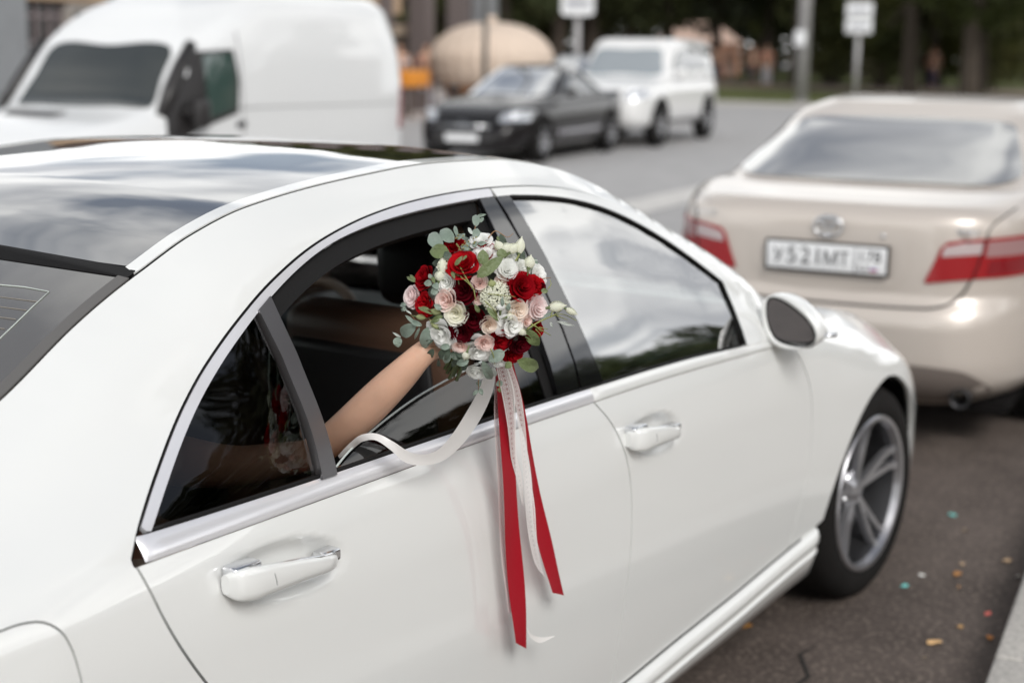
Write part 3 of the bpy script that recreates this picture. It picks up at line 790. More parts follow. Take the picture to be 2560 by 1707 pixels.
RB = bpy.data.objects.new('bouquet', None); COL.objects.link(RB)
RB.matrix_world = Matrix.Translation(BC) @ Matrix((E1, E2, E3)).transposed().to_4x4()
tag(RB, 'round bridal bouquet of dark red, white and blush roses with eucalyptus and trailing ribbons', 'bouquet')
def zp(x, y): return ((x - 815) * PX, -(y - 740) * PX)
def dome_z(x, y): return .125 * math.sqrt(max(0.02, 1 - (x * x + y * y) / .155 ** 2)) - .055
def petal_grid(th, rho, phi, hb, ht, curl, ruf, rn, nu=6, nv=5, spiral=.1, R_=.05, tipr=.0):
    V = []
    for j in range(nv + 1):
        v = j / nv
        for i in range(nu + 1):
            u = -1 + 2 * i / nu
            vv = v * (1 - .22 * abs(u) ** 2.5)
            r_ = rho * (.30 + .70 * math.sin(vv * math.pi / 2) ** .75) + curl * vv ** 4 + spiral * R_ * u * .5
            r_ += ruf * math.sin(3.2 * u + rn) * vv ** 3 + tipr * vv ** 6 * (1 - abs(u))
            z = hb + (ht - hb) * vv ** .85 - curl * .75 * vv ** 6 + ruf * .6 * math.cos(4.1 * u + rn * 1.7) * vv ** 3
            a = th + u * phi
            V.append((r_ * math.cos(a), r_ * math.sin(a), z))
    m = nu + 1
    F_ = [(j * m + i, j * m + i + 1, (j + 1) * m + i + 1, (j + 1) * m + i) for j in range(nv) for i in range(nu)]
    return V, F_
def flower(name, zx, zy, zr, mat, dz=0., ninner=17, nouter=7, openn=.5, ruf=.06, tilt=None, style='rose'):
    if mat is P_DARK: dz += .008
    x, y = zp(zx, zy); r_ = zr * PX * 1.28; rnd = random.Random(int(zx * 31 + zy))
    z = dome_z(x, y) + dz
    ax = Vector((x * 1.05, y * 1.05, .115)) if tilt is None else Vector(tilt)
    ax += Vector((rnd.uniform(-.02, .02), rnd.uniform(-.02, .02), 0)); ax.normalize()
    q = ax.to_track_quat('Z', 'Y').to_matrix().to_4x4()
    M_ = Matrix.Translation(Vector((x, y, z)) - ax * r_ * .35) @ q @ Matrix.Rotation(rnd.uniform(0, 6.28), 4, 'Z')
    core = MB(); GA = 2.399963
    N = ninner + nouter
    peony = style == 'peony'
    for i in range(ninner):
        t = (i + .5) / N
        rho = r_ * (.10 + .80 * t ** .8); th = i * GA
        phi = 1.35 - .55 * t
        th += rnd.uniform(-.22, .22); rho *= rnd.uniform(.93, 1.06); phi *= rnd.uniform(.85, 1.2)
        if peony: phi = .75; th += rnd.uniform(-.4, .4)
        ht = r_ * (.78 - .22 * t) + rnd.uniform(-.06, .06) * r_
        v_, f_ = petal_grid(th, rho, phi, r_ * .12, ht, r_ * (.05 + .18 * t * openn), r_ * ruf * (1.4 if peony else .5), rnd.uniform(0, 6), spiral=.22, R_=r_, nu=7)
        core.add(v_, f_)
    if style == 'open':
        for i in range(14):
            a = rnd.uniform(0, 6.28); b = rnd.uniform(0, .22) * r_
            core.tube([(b * .4 * math.cos(a), b * .4 * math.sin(a), 0), (b * math.cos(a), b * math.sin(a), r_ * rnd.uniform(.3, .45))], r_ * .02, 4)
    c = core.build(name, mat, RB); c.matrix_local = M_
    for i in range(nouter):
        k = i + ninner; t = (k + .5) / N
        rho = r_ * (.10 + .74 * t ** .75); th = k * GA
        v_, f_ = petal_grid(th, rho, .78, -r_ * .22, r_ * (.60 - .26 * (i / max(1, nouter - 1))), r_ * (.06 + .26 * openn) * (.7 + .6 * rnd.random()), r_ * ruf, rnd.uniform(0, 6), nu=8, nv=7, spiral=.10, R_=r_)
        meshobj('petal', v_, f_, mat, c)
    return c
FL = [
 ('red_rose', 580, 365, 78, P_RED, 0, 'peony'), ('red_rose', 655, 512, 112, P_BRIGHT, .012, 'rose'), ('red_rose', 352, 600, 88, P_RED, 0, 'rose'),
 ('red_rose', 365, 808, 86, P_BRIGHT, .0, 'peony'), ('dark_red_rose', 832, 400, 82, P_RED, -.01, 'peony'), ('dark_red_rose', 660, 715, 96, P_DARK, -.002, 'rose'),
 ('dark_red_rose', 742, 925, 92, P_DARK, -.004, 'rose'), ('dark_red_rose', 640, 1020, 88, P_DARK, 0, 'rose'), ('red_rose', 948, 1085, 82, P_RED, .004, 'rose'),
 ('red_rose', 1105, 672, 104, P_RED, .008, 'rose'), ('red_rose', 1212, 662, 72, P_BRIGHT, 0, 'peony'), ('red_rose', 1035, 765, 62, P_BRIGHT, -.012, 'rose'),
 ('dark_red_rose', 1098, 1105, 88, P_DARK, 0, 'rose'), ('red_rose', 1040, 1190, 76, P_RED, 0, 'rose'), ('red_rose', 1212, 1010, 66, P_RED, -.01, 'rose'), ('red_rosebud', 1272, 672, 30, P_DARK, 0, 'bud'),
 ('white_lisianthus', 800, 318, 78, P_WHITE, -.002, 'open'), ('white_lisianthus', 828, 450, 92, P_WHITE, 0, 'open'), ('white_rose', 535, 652, 78, P_WHITE, .008, 'rose'),
 ('white_rose', 605, 882, 88, P_IVORY, .012, 'rose'), ('white_lisianthus', 498, 1042, 108, P_WHITE, .010, 'open'), ('white_lisianthus', 780, 1165, 100, P_WHITE, .006, 'open'),
 ('white_rose', 762, 1325, 82, P_WHITE, .0, 'rose'), ('white_rose', 990, 545, 86, P_WHITE, .010, 'rose'), ('white_rose', 1102, 530, 66, P_WHITE, .004, 'rose'),
 ('white_lisianthus', 1222, 572, 80, P_WHITE, -.01, 'open'), ('white_lisianthus', 1030, 962, 96, P_WHITE, .010, 'open'), ('white_lisianthus', 1018, 450, 62, P_WHITE, -.006, 'open'), ('white_lisianthus', 932, 1245, 60, P_WHITE, -.012, 'open'),
 ('pale_pink_rose', 258, 748, 82, P_PALE, .0, 'rose'), ('pink_rose', 532, 785, 86, P_PINK, .014, 'rose'), ('pink_rose', 782, 650, 62, P_PINK, .008, 'rose'),
 ('pink_rose', 800, 535, 40, P_PINK, .004, 'rose'), ('pink_rose', 955, 632, 50, P_PINK, .004, 'rose'), ('pink_rose', 636, 1132, 60, P_PINK, .008, 'rose'),
 ('pink_rose', 826, 1105, 66, P_PINK, .014, 'rose'), ('peach_rose', 862, 970, 68, P_PEACH, .010, 'rose'), ('pale_pink_rose', 1080, 858, 80, P_PEACH, .008, 'rose'),
 ('pale_pink_rose', 1222, 832, 92, P_PALE, .006, 'rose'), ('pink_rose', 1148, 940, 46, P_PINK, .010, 'rose'), ('pink_rose', 770, 782, 38, P_PINK, 0, 'rose'),
]
for nm, x_, y_, r_, mt, dz, stl in FL:
    if stl == 'bud': flower(nm, x_, y_, r_, mt, dz, 6, 3, .1, .02)
    elif stl == 'open': flower(nm, x_, y_, r_, mt, dz, 9, 7, .9, .11, style='open')
    elif stl == 'peony': flower(nm, x_, y_, r_, mt, dz, 24, 7, .35, .08, style='peony')
    else: flower(nm, x_, y_, r_, mt, dz, 19 if r_ > 55 else 12, 7 if r_ > 45 else 4, .30 if mt in (P_RED, P_BRIGHT, P_DARK) else .20, .05)
# closed buds: (x,y) base -> tip
def bud(x0, y0, x1, y1, wz, mat, name='white_bud', dz=.012):
    a = Vector((*zp(x0, y0), 0)); b = Vector((*zp(x1, y1), 0)); a.z = dome_z(a.x, a.y) + dz; b.z = max(dome_z(b.x, b.y), a.z - .02) + dz
    ax = b - a; L = ax.length; w = wz * PX
    m = MB()
    for k in range(4):
        V = []; nu, nv = 6, 10
        for j in range(nv + 1):
            v = j / nv
            rr = w * .5 * (math.sin(min(1, v * 1.12) * math.pi * .93 + .12) ** .8 if v < .98 else .08) * (1 + .07 * k)
            for i in range(nu + 1):
                u = -1 + 2 * i / nu; an = k * 1.571 + u * 1.0 + v * 1.1
                V.append((rr * math.cos(an) * (1 + .06 * u), rr * math.sin(an) * (1 + .06 * u), v * L * (1 + .03 * (k % 2))))
        m.add(V, [(j * 7 + i, j * 7 + i + 1, (j + 1) * 7 + i + 1, (j + 1) * 7 + i) for j in range(nv) for i in range(nu)])
    o = m.build(name, mat, RB); o.matrix_local = Matrix.Translation(a) @ ax.to_track_quat('Z', 'Y').to_matrix().to_4x4()
    g = MB(); g.tube([(0, 0, -.012), (0, 0, 0), (0, 0, L * .12)], [w * .07, w * .16, w * .30], 7); g.build('calyx', L_GRN, o)
    return o
for b in ((505, 590, 500, 440, 62, P_CREAM), (470, 640, 500, 540, 70, P_CREAM), (955, 400, 910, 320, 60, P_CREAM), (960, 410, 1030, 345, 70, P_CREAM), (1010, 420, 1080, 340, 66, P_CREAM), (1085, 430, 1110, 290, 66, P_CREAM),
          (1160, 540, 1180, 430, 74, P_CREAM), (1310, 835, 1455, 815, 72, P_CREAM), (1445, 835, 1550, 885, 46, P_CREAM), (885, 685, 872, 622, 56, P_BUD), (945, 865, 945, 790, 66, P_WHITE), (410, 855, 492, 880, 50, P_BUD),
          (290, 900, 375, 915, 40, P_BUD), (590, 950, 665, 925, 58, P_CREAM), (990, 910, 1055, 890, 52, P_CREAM), (1080, 1000, 1145, 1045, 52, P_CREAM), (690, 1170, 665, 1240, 55, P_CREAM), (620, 610, 605, 540, 40, P_BUD), (470, 1000, 400, 925, 40, P_BUD)):
    bud(*b)
# beadlike filler bloom
def beads(zx, zy, zr, n, name='bead_blossom'):
    bm = bmesh.new(); rnd = random.Random(5)
    bmesh.ops.create_icosphere(bm, subdivisions=1, radius=1); bm.verts.index_update()
    bv = [v.co.copy() for v in bm.verts]; bf = [[v.index for v in f.verts] for f in bm.faces]; bm.free()
    m = MB(); x, y = zp(zx, zy); z0 = dome_z(x, y)
    for i in range(n):
        t = (i + .5) / n; r_ = math.sqrt(t) * zr * PX; a = i * 2.39996
        p = Vector((x + r_ * math.cos(a) + rnd.gauss(0, .0008), y + r_ * math.sin(a) + rnd.gauss(0, .0008), z0 + .014 * (1 - t) ** .6 + rnd.uniform(0, .003)))
        s_ = rnd.uniform(.0019, .0027)
        m.add([p + v * s_ for v in bv], bf)
    o = m.build(name, P_CREAM, RB); o['kind'] = 'stuff'
beads(905, 745, 118, 230); beads(520, 520, 62, 80)
# leaves: base -> tip, width, material, lift
def leaf(x0, y0, x1, y1, wz, mat, dz=.015, z0=None, bend=.18, name='leaf', fold=.25, parent=None):
    a = Vector((*zp(x0, y0), 0)); b = Vector((*zp(x1, y1), 0))
    da = dome_z(a.x, a.y) if (a.x**2 + a.y**2) < .145**2 else -.03
    db = dome_z(b.x, b.y) if (b.x**2 + b.y**2) < .145**2 else -.035
    a.z = (da if z0 is None else z0) + dz; b.z = (db if z0 is None else z0) + dz + .004
    ax = b - a; L = ax.length; t = ax.normalized(); n_ = Vector((0, 0, 1)); n_ = (n_ - t * n_.dot(t)).normalized(); sd = t.cross(n_)
    V = []; nv, nu = 9, 6; rnd = random.Random(int(x0 + y1)); tw = rnd.uniform(-.5, .5)
    for j in range(nv + 1):
        v = j / nv; w = wz * PX * .5 * (math.sin(math.pi * (v ** .8)) ** .75 + .02)
        for i in range(nu + 1):
            u = -1 + 2 * i / nu
            q = a + t * L * v + n_ * (L * bend * math.sin(math.pi * v) * .6 + fold * w * abs(u) + w * u * tw * v * .6 + .0006 * math.sin(9 * v + 3 * u)) + sd * w * u
            V.append(q)
    m = nu + 1
    return meshobj(name, V, [(j * m + i, j * m + i + 1, (j + 1) * m + i + 1, (j + 1) * m + i) for j in range(nv) for i in range(nu)], mat, parent or RB)
LV = [
 (500, 385, 388, 255, 108, L_EUC), (590, 330, 478, 228, 100, L_EUC), (552, 405, 398, 400, 112, L_GRN), (560, 470, 520, 405, 60, L_DK), (815, 512, 812, 393, 88, L_GRN), (958, 462, 952, 385, 78, L_GRN),
 (768, 612, 970, 450, 92, L_GRN, .030), (600, 520, 660, 447, 34, L_GRN, .03), (755, 205, 752, 100, 60, L_EUC, 0.0), (758, 112, 832, 98, 24, L_EUC, 0.0), (780, 168, 812, 125, 28, L_EUC, 0.0), (745, 300, 768, 220, 62, L_EUC, .004),
 (728, 272, 695, 215, 26, L_PALE), (612, 285, 588, 198, 32, L_EUC), (600, 300, 655, 275, 46, L_EUC), (640, 365, 715, 395, 40, L_EUC), (700, 370, 690, 330, 44, L_EUC), (640, 300, 672, 265, 34, L_EUC), (735, 375, 765, 330, 40, L_EUC), (770, 350, 842, 340, 34, L_EUC),
 (290, 635, 212, 592, 26, L_GRN), (288, 620, 240, 578, 24, L_GRN), (275, 630, 250, 600, 22, L_GRN), (205, 830, 160, 800, 28, L_EUC), (205, 835, 165, 850, 26, L_EUC), (200, 825, 190, 862, 30, L_EUC), (210, 815, 180, 790, 20, L_EUC),
 (428, 648, 358, 650, 50, L_EUC, .02), (440, 648, 470, 700, 52, L_EUC, .02), (470, 700, 412, 728, 56, L_EUC, .02), (420, 615, 398, 578, 34, L_EUC, .02), (425, 600, 445, 655, 30, L_GRN, .02),
 (292, 962, 160, 1045, 98, L_EUC), (310, 975, 200, 888, 30, L_EUC), (256, 882, 203, 846, 14, L_PALE), (340, 972, 245, 935, 42, L_EUC), (322, 982, 272, 1080, 22, L_EUC), (130, 1058, 135, 1142, 72, L_EUC), (160, 1062, 90, 1022, 18, L_PALE),
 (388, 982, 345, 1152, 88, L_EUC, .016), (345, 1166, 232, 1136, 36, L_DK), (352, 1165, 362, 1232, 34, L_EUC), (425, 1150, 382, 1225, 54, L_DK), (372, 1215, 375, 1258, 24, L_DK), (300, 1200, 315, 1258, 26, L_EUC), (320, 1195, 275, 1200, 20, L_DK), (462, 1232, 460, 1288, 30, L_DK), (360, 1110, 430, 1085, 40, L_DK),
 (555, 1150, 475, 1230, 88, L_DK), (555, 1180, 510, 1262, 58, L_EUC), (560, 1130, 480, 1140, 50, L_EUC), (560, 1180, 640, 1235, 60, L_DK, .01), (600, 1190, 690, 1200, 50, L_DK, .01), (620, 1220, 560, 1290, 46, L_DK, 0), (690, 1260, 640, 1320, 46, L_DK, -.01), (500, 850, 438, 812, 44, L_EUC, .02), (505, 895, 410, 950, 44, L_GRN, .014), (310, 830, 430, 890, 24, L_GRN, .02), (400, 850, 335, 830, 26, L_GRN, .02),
 (1072, 1240, 1242, 1305, 108, L_GRN), (1135, 1000, 1242, 1128, 92, L_GRN, .01), (1030, 1255, 980, 1300, 54, L_GRN), (975, 1168, 852, 1248, 92, L_EUC), (805, 1240, 872, 1392, 72, L_EUC), (702, 1240, 602, 1272, 60, L_EUC), (960, 1415, 905, 1440, 50, L_EUC, 0), (930, 1460, 938, 1498, 28, L_GRN, 0),
 (775, 1405, 765, 1455, 40, L_EUC, 0), (775, 1465, 800, 1520, 38, L_EUC, 0), (765, 1480, 722, 1520, 30, L_EUC, 0), (1255, 705, 1312, 708, 40, L_GRN), (1240, 925, 1345, 868, 22, L_EUC, .01), (1375, 935, 1532, 972, 22, L_PALE, -.005), (1330, 940, 1350, 985, 18, L_PALE, 0),
 (845, 835, 932, 945, 38, L_GRN, .02), (785, 875, 752, 812, 34, L_GRN, .02), (960, 830, 962, 752, 26, L_EUC, .02), (1000, 860, 1015, 800, 36, L_EUC, .014), (575, 560, 600, 620, 30, L_GRN, .02), (1130, 460, 1240, 470, 16, L_PALE, 0), (930, 320, 922, 280, 22, L_GRN, 0),
 (880, 1290, 905, 1370, 40, L_PALE, -.01), (690, 440, 655, 480, 20, L_GRN, .02), (1190, 1050, 1150, 1000, 26, L_GRN, .01), (540, 950, 520, 915, 40, L_DK, 0),
]
for q in LV:
    leaf(*q[:6], *(q[6:] if len(q) > 6 else ()))
rnd = random.Random(3)
for k in range(26):      # hidden greenery round the rim and behind the blooms
    a = k * 2 * math.pi / 26 + rnd.uniform(-.1, .1); r0 = rnd.uniform(330, 400); r1 = r0 + rnd.uniform(70, 130)
    if 4.2 < a < 5.2 or (math.cos(a) > .8 and math.sin(a) < .4): r1 = r0 + 40
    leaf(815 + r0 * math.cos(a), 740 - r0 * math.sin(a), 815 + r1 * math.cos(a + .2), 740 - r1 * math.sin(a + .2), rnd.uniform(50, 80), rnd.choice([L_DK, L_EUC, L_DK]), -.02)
# twigs
def twig(pts, rad, mat, dz=.02):
    P = []
    for q in pts:
        x, y = zp(*q[:2]); P.append((x, y, (dome_z(x, y) if x * x + y * y < .145**2 else -.03) + dz))
    P = catmull(P, .006); m = MB(); m.tube(P, [rad * (1 - .6 * i / len(P)) for i in range(len(P))], 5); return m
m = MB()
for pts, r_, mt in (([(640, 530), (690, 620), (745, 700)], .0014, 0), ([(650, 610), (700, 650), (735, 690)], .001, 0), ([(640, 595), (660, 620), (690, 630)], .001, 0), ([(745, 700), (760, 790)], .001, 0),
                    ([(1150, 1000), (1230, 950), (1330, 905), (1450, 885), (1540, 930)], .0014, 0), ([(1180, 960), (1250, 1000), (1335, 1048)], .0013, 0), ([(1330, 905), (1400, 865), (1420, 850)], .0011, 0), ([(1200, 965), (1262, 1020)], .0013, 0), ([(1380, 895), (1470, 925)], .001, 0), ([(1215, 1000), (1250, 1040), (1255, 1060)], .001, 0), ([(1240, 985), (1310, 1000)], .001, 0), ([(1330, 905), (1345, 860), (1342, 820)], .001, 0),
                    ([(830, 790), (900, 860), (940, 930)], .001, 0), ([(850, 735), (960, 745), (1060, 755)], .0009, 0), ([(1310, 690), (1335, 650), (1325, 620)], .0009, 0), ([(870, 1150), (890, 1200), (900, 1270)], .001, 0), ([(1060, 480), (1090, 430)], .0016, 0)):
    q = twig(pts, r_, None); m.add(q.v, q.f)
m.build('twig', TWIG, RB)
m = MB()
for pts in ([(735, 262), (745, 225), (750, 195)], [(300, 980), (250, 1000), (165, 1055)], [(340, 1165), (400, 1140), (450, 1130)], [(300, 960), (245, 880)], [(850, 300), (905, 240), (1000, 290), (1045, 255)], [(1270, 610), (1335, 600)], [(770, 1380), (768, 1480)], [(935, 1400), (935, 1490)]):
    q = twig(pts, .0010, None, .004); m.add(q.v, q.f)
m.build('twig', TWIGB, RB)
rnd = random.Random(8)
m = MB()
for k in range(26):
    x, y = rnd.uniform(600, 760), rnd.uniform(270, 400)
    X, Y = zp(x, y); m.lathe([(.0001, -.0015), (.0016, 0), (.0001, .0018)], 6, 'z', (X, Y, dome_z(X, Y) + .022))
m.build('seed_head', petmat('seed_yellow', (.45, .42, .16), (.5, .46, .25)), RB)
# foliage mass inside the dome and the stems in the hand
m = MB(); V = []; n = 20
prof = [(.095, -.035), (.100, -.015), (.095, .005), (.075, .025), (.04, .038), (.001, .042)]
m.lathe([(.02, -.075), (.07, -.06)] + prof, 24); m.build('foliage_core', L_DK, RB)
m = MB()
for k in range(12):
    a = k * 2.4; r_ = .004 * math.sqrt(k)
    m.tube([(.02 + r_ * math.cos(a) * 3, -.01 + r_ * math.sin(a) * 3, -.04), (-.035 + r_ * math.cos(a), -.085 + r_ * math.sin(a), -.085), (-.06 + r_ * math.cos(a) * 1.3, -.135 + r_ * math.sin(a) * 1.3, -.125 - .002 * (k % 3))], .0035, 7)
m.build('stems', L_GRN, RB)

# ribbons, in world space: (x-pixel, y-pixel of the photo seen at a distance y from the car's middle) turned into metres beforehand
def onplane(px, py, y):
    d = _f + _r2 * ((px - 1280) / 3700.51) - _u2 * ((py - 853.5) / 3700.51)
    t = (y - CAM_P.y) / d.y
    return CAM_P + d * t
RBI = RB.matrix_world.inverted()
def ribbon(name, left, right, ys, mat, rows=70, wav=.0015, across=6, off=0.0, uvn=True):
    n = rows
    Lc = catmull([onplane(p[0], p[1], y) for p, y in zip(left, ys)], .004)
    Rc = catmull([onplane(p[0], p[1], y) for p, y in zip(right, ys)], .004)
    def rs(P, n):
        P = np.array(P); d = np.r_[0, np.cumsum(np.linalg.norm(np.diff(P, axis=0), axis=1))]; t = np.linspace(0, d[-1], n)
        return np.stack([np.interp(t, d, P[:, i]) for i in range(3)], -1), d[-1]
    A, la = rs(Lc, n); B, lb = rs(Rc, n)
    V = []; uv = []
    for i in range(n):
        for j in range(across + 1):
            t = j / across
            p = A[i] * (1 - t) + B[i] * t
            w_ = wav * (.35 + 1.3 * i / n)
            p = p + np.array((0, 1, 0)) * (w_ * math.sin(i * .16 + 2.0 * t) + w_ * .5 * (t - .5) * math.sin(i * .085 + 1.0) + wav * .6 * math.sin(math.pi * t) - off)
            V.append(RBI @ Vector(p)); uv.append((t, (i / n) * la / .025))
    m_ = across + 1
    F_ = [(i * m_ + j, i * m_ + j + 1, (i + 1) * m_ + j + 1, (i + 1) * m_ + j) for i in range(n - 1) for j in range(across)]
    o = meshobj(name, V, F_, mat, RB)
    ul = o.data.uv_layers.new(name='UVMap')
    for lp in o.data.loops: ul.data[lp.index].uv = uv[lp.vertex_index]
    return o
SATR = pmat('red_satin', (.36, .001, .012), .36, spec=.35, bump=.05, bscale=500)
SATW = pmat('white_satin', (.84, .82, .80), .35, sheen=.2, trans=.25)
SHEER = glassmat('sheer_organza', (.9, .9, .9), 1.3, rough=.4)
def lacemat():
    m, n, l = _mat('white_lace')
    p = n['Principled BSDF']; p.inputs['Base Color'].default_value = (.84, .80, .78, 1); p.inputs['Roughness'].default_value = .8
    tr = n.new("ShaderNodeBsdfTransparent"); ms = n.new("ShaderNodeMixShader")
    uvn = n.new("ShaderNodeUVMap"); sp = n.new("ShaderNodeSeparateXYZ"); l.new(uvn.outputs[0], sp.inputs[0])
    def M2(op, a, b=None, c=None):
        q = n.new("ShaderNodeMath"); q.operation = op
        for i, s_ in enumerate((a, b, c)):
            if s_ is None: continue
            if isinstance(s_, (int, float)): q.inputs[i].default_value = s_
            else: l.new(s_, q.inputs[i])
        return q.outputs[0]
    u, v = sp.outputs['X'], sp.outputs['Y']
    # scallop rows of little flowers: rings and petals repeated along v
    fv = M2('FRACT', M2('MULTIPLY', v, 2.2)); du = M2('SUBTRACT', M2('FRACT', M2('MULTIPLY', u, 2.0)), .5); dv = M2('SUBTRACT', fv, .5)
    r_ = M2('SQRT', M2('ADD', M2('MULTIPLY', du, du), M2('MULTIPLY', dv, dv)))
    an = M2('ARCTAN2', dv, du)
    pet = M2('LESS_THAN', r_, M2('ADD', .17, M2('MULTIPLY', M2('COSINE', M2('MULTIPLY', an, 6)), .09)))
    ringo = M2('LESS_THAN', M2('ABSOLUTE', M2('SUBTRACT', r_, .40)), .055)
    edge = M2('GREATER_THAN', M2('ABSOLUTE', M2('SUBTRACT', u, .5)), M2('ADD', .40, M2('MULTIPLY', M2('COSINE', M2('MULTIPLY', v, 27.6)), .03)))
    g1 = M2('LESS_THAN', M2('FRACT', M2('MULTIPLY', M2('ADD', u, M2('MULTIPLY', v, .9)), 16)), .22)
    g2 = M2('LESS_THAN', M2('FRACT', M2('MULTIPLY', M2('SUBTRACT', u, M2('MULTIPLY', v, .9)), 16)), .22)
    mk = M2('MAXIMUM', M2('MAXIMUM', pet, ringo), M2('MAXIMUM', edge, M2('MULTIPLY', M2('MAXIMUM', g1, g2), .75)))
    mk = M2('MAXIMUM', mk, .12)
    l.new(mk, ms.inputs[0]); l.new(tr.outputs[0], ms.inputs[1]); l.new(p.outputs[0], ms.inputs[2])
    l.new(ms.outputs[0], n['Material Output'].inputs['Surface'])
    return m
LACE = lacemat()
ribbon('red_ribbon', [(1247, 880), (1240, 926), (1245, 1003), (1253, 1156), (1261, 1284), (1268, 1386), (1276, 1513), (1285, 1605)],
       [(1272, 880), (1277, 926), (1282, 1003), (1288, 1156), (1297, 1284), (1304, 1386), (1311, 1500), (1318, 1621)], (-1.03, -1.02, -1.01, -1.00, -.995, -.99, -.985, -.985), SATR, wav=.0022)
ribbon('red_ribbon', [(1262, 880), (1270, 926), (1286, 1003), (1312, 1105), (1330, 1207), (1338, 1309), (1358, 1411), (1377, 1480)],
       [(1278, 880), (1288, 926), (1310, 1018), (1326, 1105), (1346, 1202), (1366, 1299), (1391, 1416), (1412, 1488)], (-1.035, -1.025, -1.015, -1.00, -.995, -.99, -.985, -.985), SATR, wav=.0022)
ribbon('lace_ribbon', [(1238, 890), (1243, 926), (1253, 975), (1266, 1054), (1274, 1105), (1280, 1145), (1292, 1195), (1302, 1260)],
       [(1262, 890), (1272, 926), (1284, 975), (1290, 1054), (1290, 1105), (1292, 1145), (1302, 1195), (1310, 1260)], (-1.045, -1.035, -1.025, -1.015, -1.01, -1.005, -1.0, -.99), LACE)
ribbon('lace_ribbon', [(1258, 890), (1268, 926), (1284, 980), (1295, 1060), (1305, 1156), (1315, 1258), (1325, 1350), (1338, 1411), (1358, 1440)],
       [(1272, 890), (1284, 926), (1300, 980), (1312, 1060), (1322, 1156), (1336, 1258), (1340, 1350), (1352, 1411), (1366, 1448)], (-1.04, -1.03, -1.02, -1.01, -1.005, -1.0, -.99, -.985, -.985), LACE)
ribbon('lace_ribbon', [(1240, 930), (1236, 1000), (1238, 1100), (1246, 1250), (1256, 1400), (1268, 1530)],
       [(1262, 930), (1262, 1000), (1266, 1100), (1274, 1250), (1284, 1400), (1290, 1530)], (-1.01, -1.00, -.99, -.98, -.975, -.975), LACE)
ribbon('white_ribbon', [(1215, 920), (1200, 968), (1170, 1024), (1130, 1085), (1096, 1122), (1062, 1135), (1026, 1130), (985, 1104), (945, 1084), (905, 1086), (872, 1108), (843, 1138)],
       [(1240, 930), (1232, 978), (1202, 1045), (1156, 1110), (1110, 1150), (1060, 1163), (1012, 1155), (975, 1124), (938, 1100), (906, 1103), (884, 1120), (850, 1146)], (-1.03, -1.02, -1.00, -.985, -.975, -.97, -.965, -.955, -.93, -.90, -.87, -.85), SATW, wav=.001)
ribbon('white_ribbon', [(1312, 1560), (1330, 1585), (1355, 1592), (1388, 1588)], [(1316, 1568), (1326, 1592), (1350, 1606), (1386, 1590)], (-.985, -.985, -.99, -1.0), SATW, wav=.0)
# ------------------------------------------------------------------ people
def skinbody(name, pts, edges, mat, parent, sub=2):
    """pts: (x,y,z,radius) or (x,y,z,rx,ry)"""
    me = bpy.data.meshes.new(name); me.from_pydata([p[:3] for p in pts], edges, []); me.materials.append(mat)
    o = bpy.data.objects.new(name, me); COL.objects.link(o); o.parent = parent
    sk = o.modifiers.new('skin', 'SKIN'); sk.use_smooth_shade = True
    sv = me.skin_vertices[0].data if me.skin_vertices else None
    if sv is None:
        bm = bmesh.new(); bm.from_mesh(me); bm.verts.layers.skin.verify(); bm.to_mesh(me); bm.free(); sv = me.skin_vertices[0].data
    for i, p in enumerate(pts):
        sv[i].radius = (p[3], p[4] if len(p) > 4 else p[3]); sv[i].use_root = (i == 0)
    ss = o.modifiers.new('sub', 'SUBSURF'); ss.levels = ss.render_levels = sub
    return o
SKIN = pmat('skin', (.58, .355, .25), .5, sub=.25, var=.06, vscale=25, bump=.08, bscale=300, spec=.35)
DRESS = pmat('ivory_dress', (.62, .52, .44), .7, var=.1, vscale=12, bump=.3, bscale=60)
DARKHAIR = pmat('dark_hair', (.018, .011, .008), .5, bump=.5, bscale=200)
bride = empty('person', (-2.62, -.42, .52), 0, 'seated woman reaching her bare arm out of the open rear window to hold the bouquet', 'person')
def P3(px, py, y): v = onplane(px, py, y) - bride.location; return (v.x, v.y, v.z)
def loc(x, y, z): return (x + 2.62, y + .42, z - .52)
arm = [(780, 1138, -.72, .032), (848, 1084, -.80, .034), (918, 1022, -.87, .0362), (972, 968, -.92, .034), (1020, 922, -.955, .029), (1062, 876, -.985, .0225)]
pts = [(*loc(-2.62, -.42, .62), .15, .12), (*loc(-2.66, -.42, .80), .12, .10), (*loc(-2.68, -.43, .96), .13, .095), (*loc(-2.69, -.43, 1.07), .05), (*loc(-2.68, -.43, 1.11), .05), (*loc(-2.665, -.43, 1.17), .075), (*loc(-2.67, -.43, 1.22), .07),
       (*loc(-2.63, -.58, 1.00), .055), (*loc(-2.50, -.65, .96), .042)]
edges = [(0, 1), (1, 2), (2, 3), (3, 4), (4, 5), (5, 6), (2, 7), (7, 8)]
for i, a in enumerate(arm):
    pts.append((*P3(*a[:3]), a[3])); edges.append((8 + i, 9 + i))
w_ = len(pts) - 1
# palm and fingers round the stems
pts += [(*P3(1098, 862, -.985), .020, .024), (*P3(1118, 856, -.975), .019, .022)]
edges += [(w_, w_ + 1), (w_ + 1, w_ + 2)]
# other arm and legs
b = len(pts)
pts += [(*loc(-2.63, -.27, 1.00), .055), (*loc(-2.50, -.20, .80), .042), (*loc(-2.32, -.30, .70), .034), (*loc(-2.26, -.34, .69), .026)]
edges += [(2, b), (b, b + 1), (b + 1, b + 2), (b + 2, b + 3)]
b = len(pts)
for y in (-.50, -.34):
    pts += [(*loc(-2.20, y, .60), .085), (*loc(-2.14, y, .38), .055), (*loc(-2.05, y, .32), .04)]
    k = len(pts) - 3; edges += [(0, k), (k, k + 1), (k + 1, k + 2)]
skinbody('body', pts, edges, SKIN, bride)
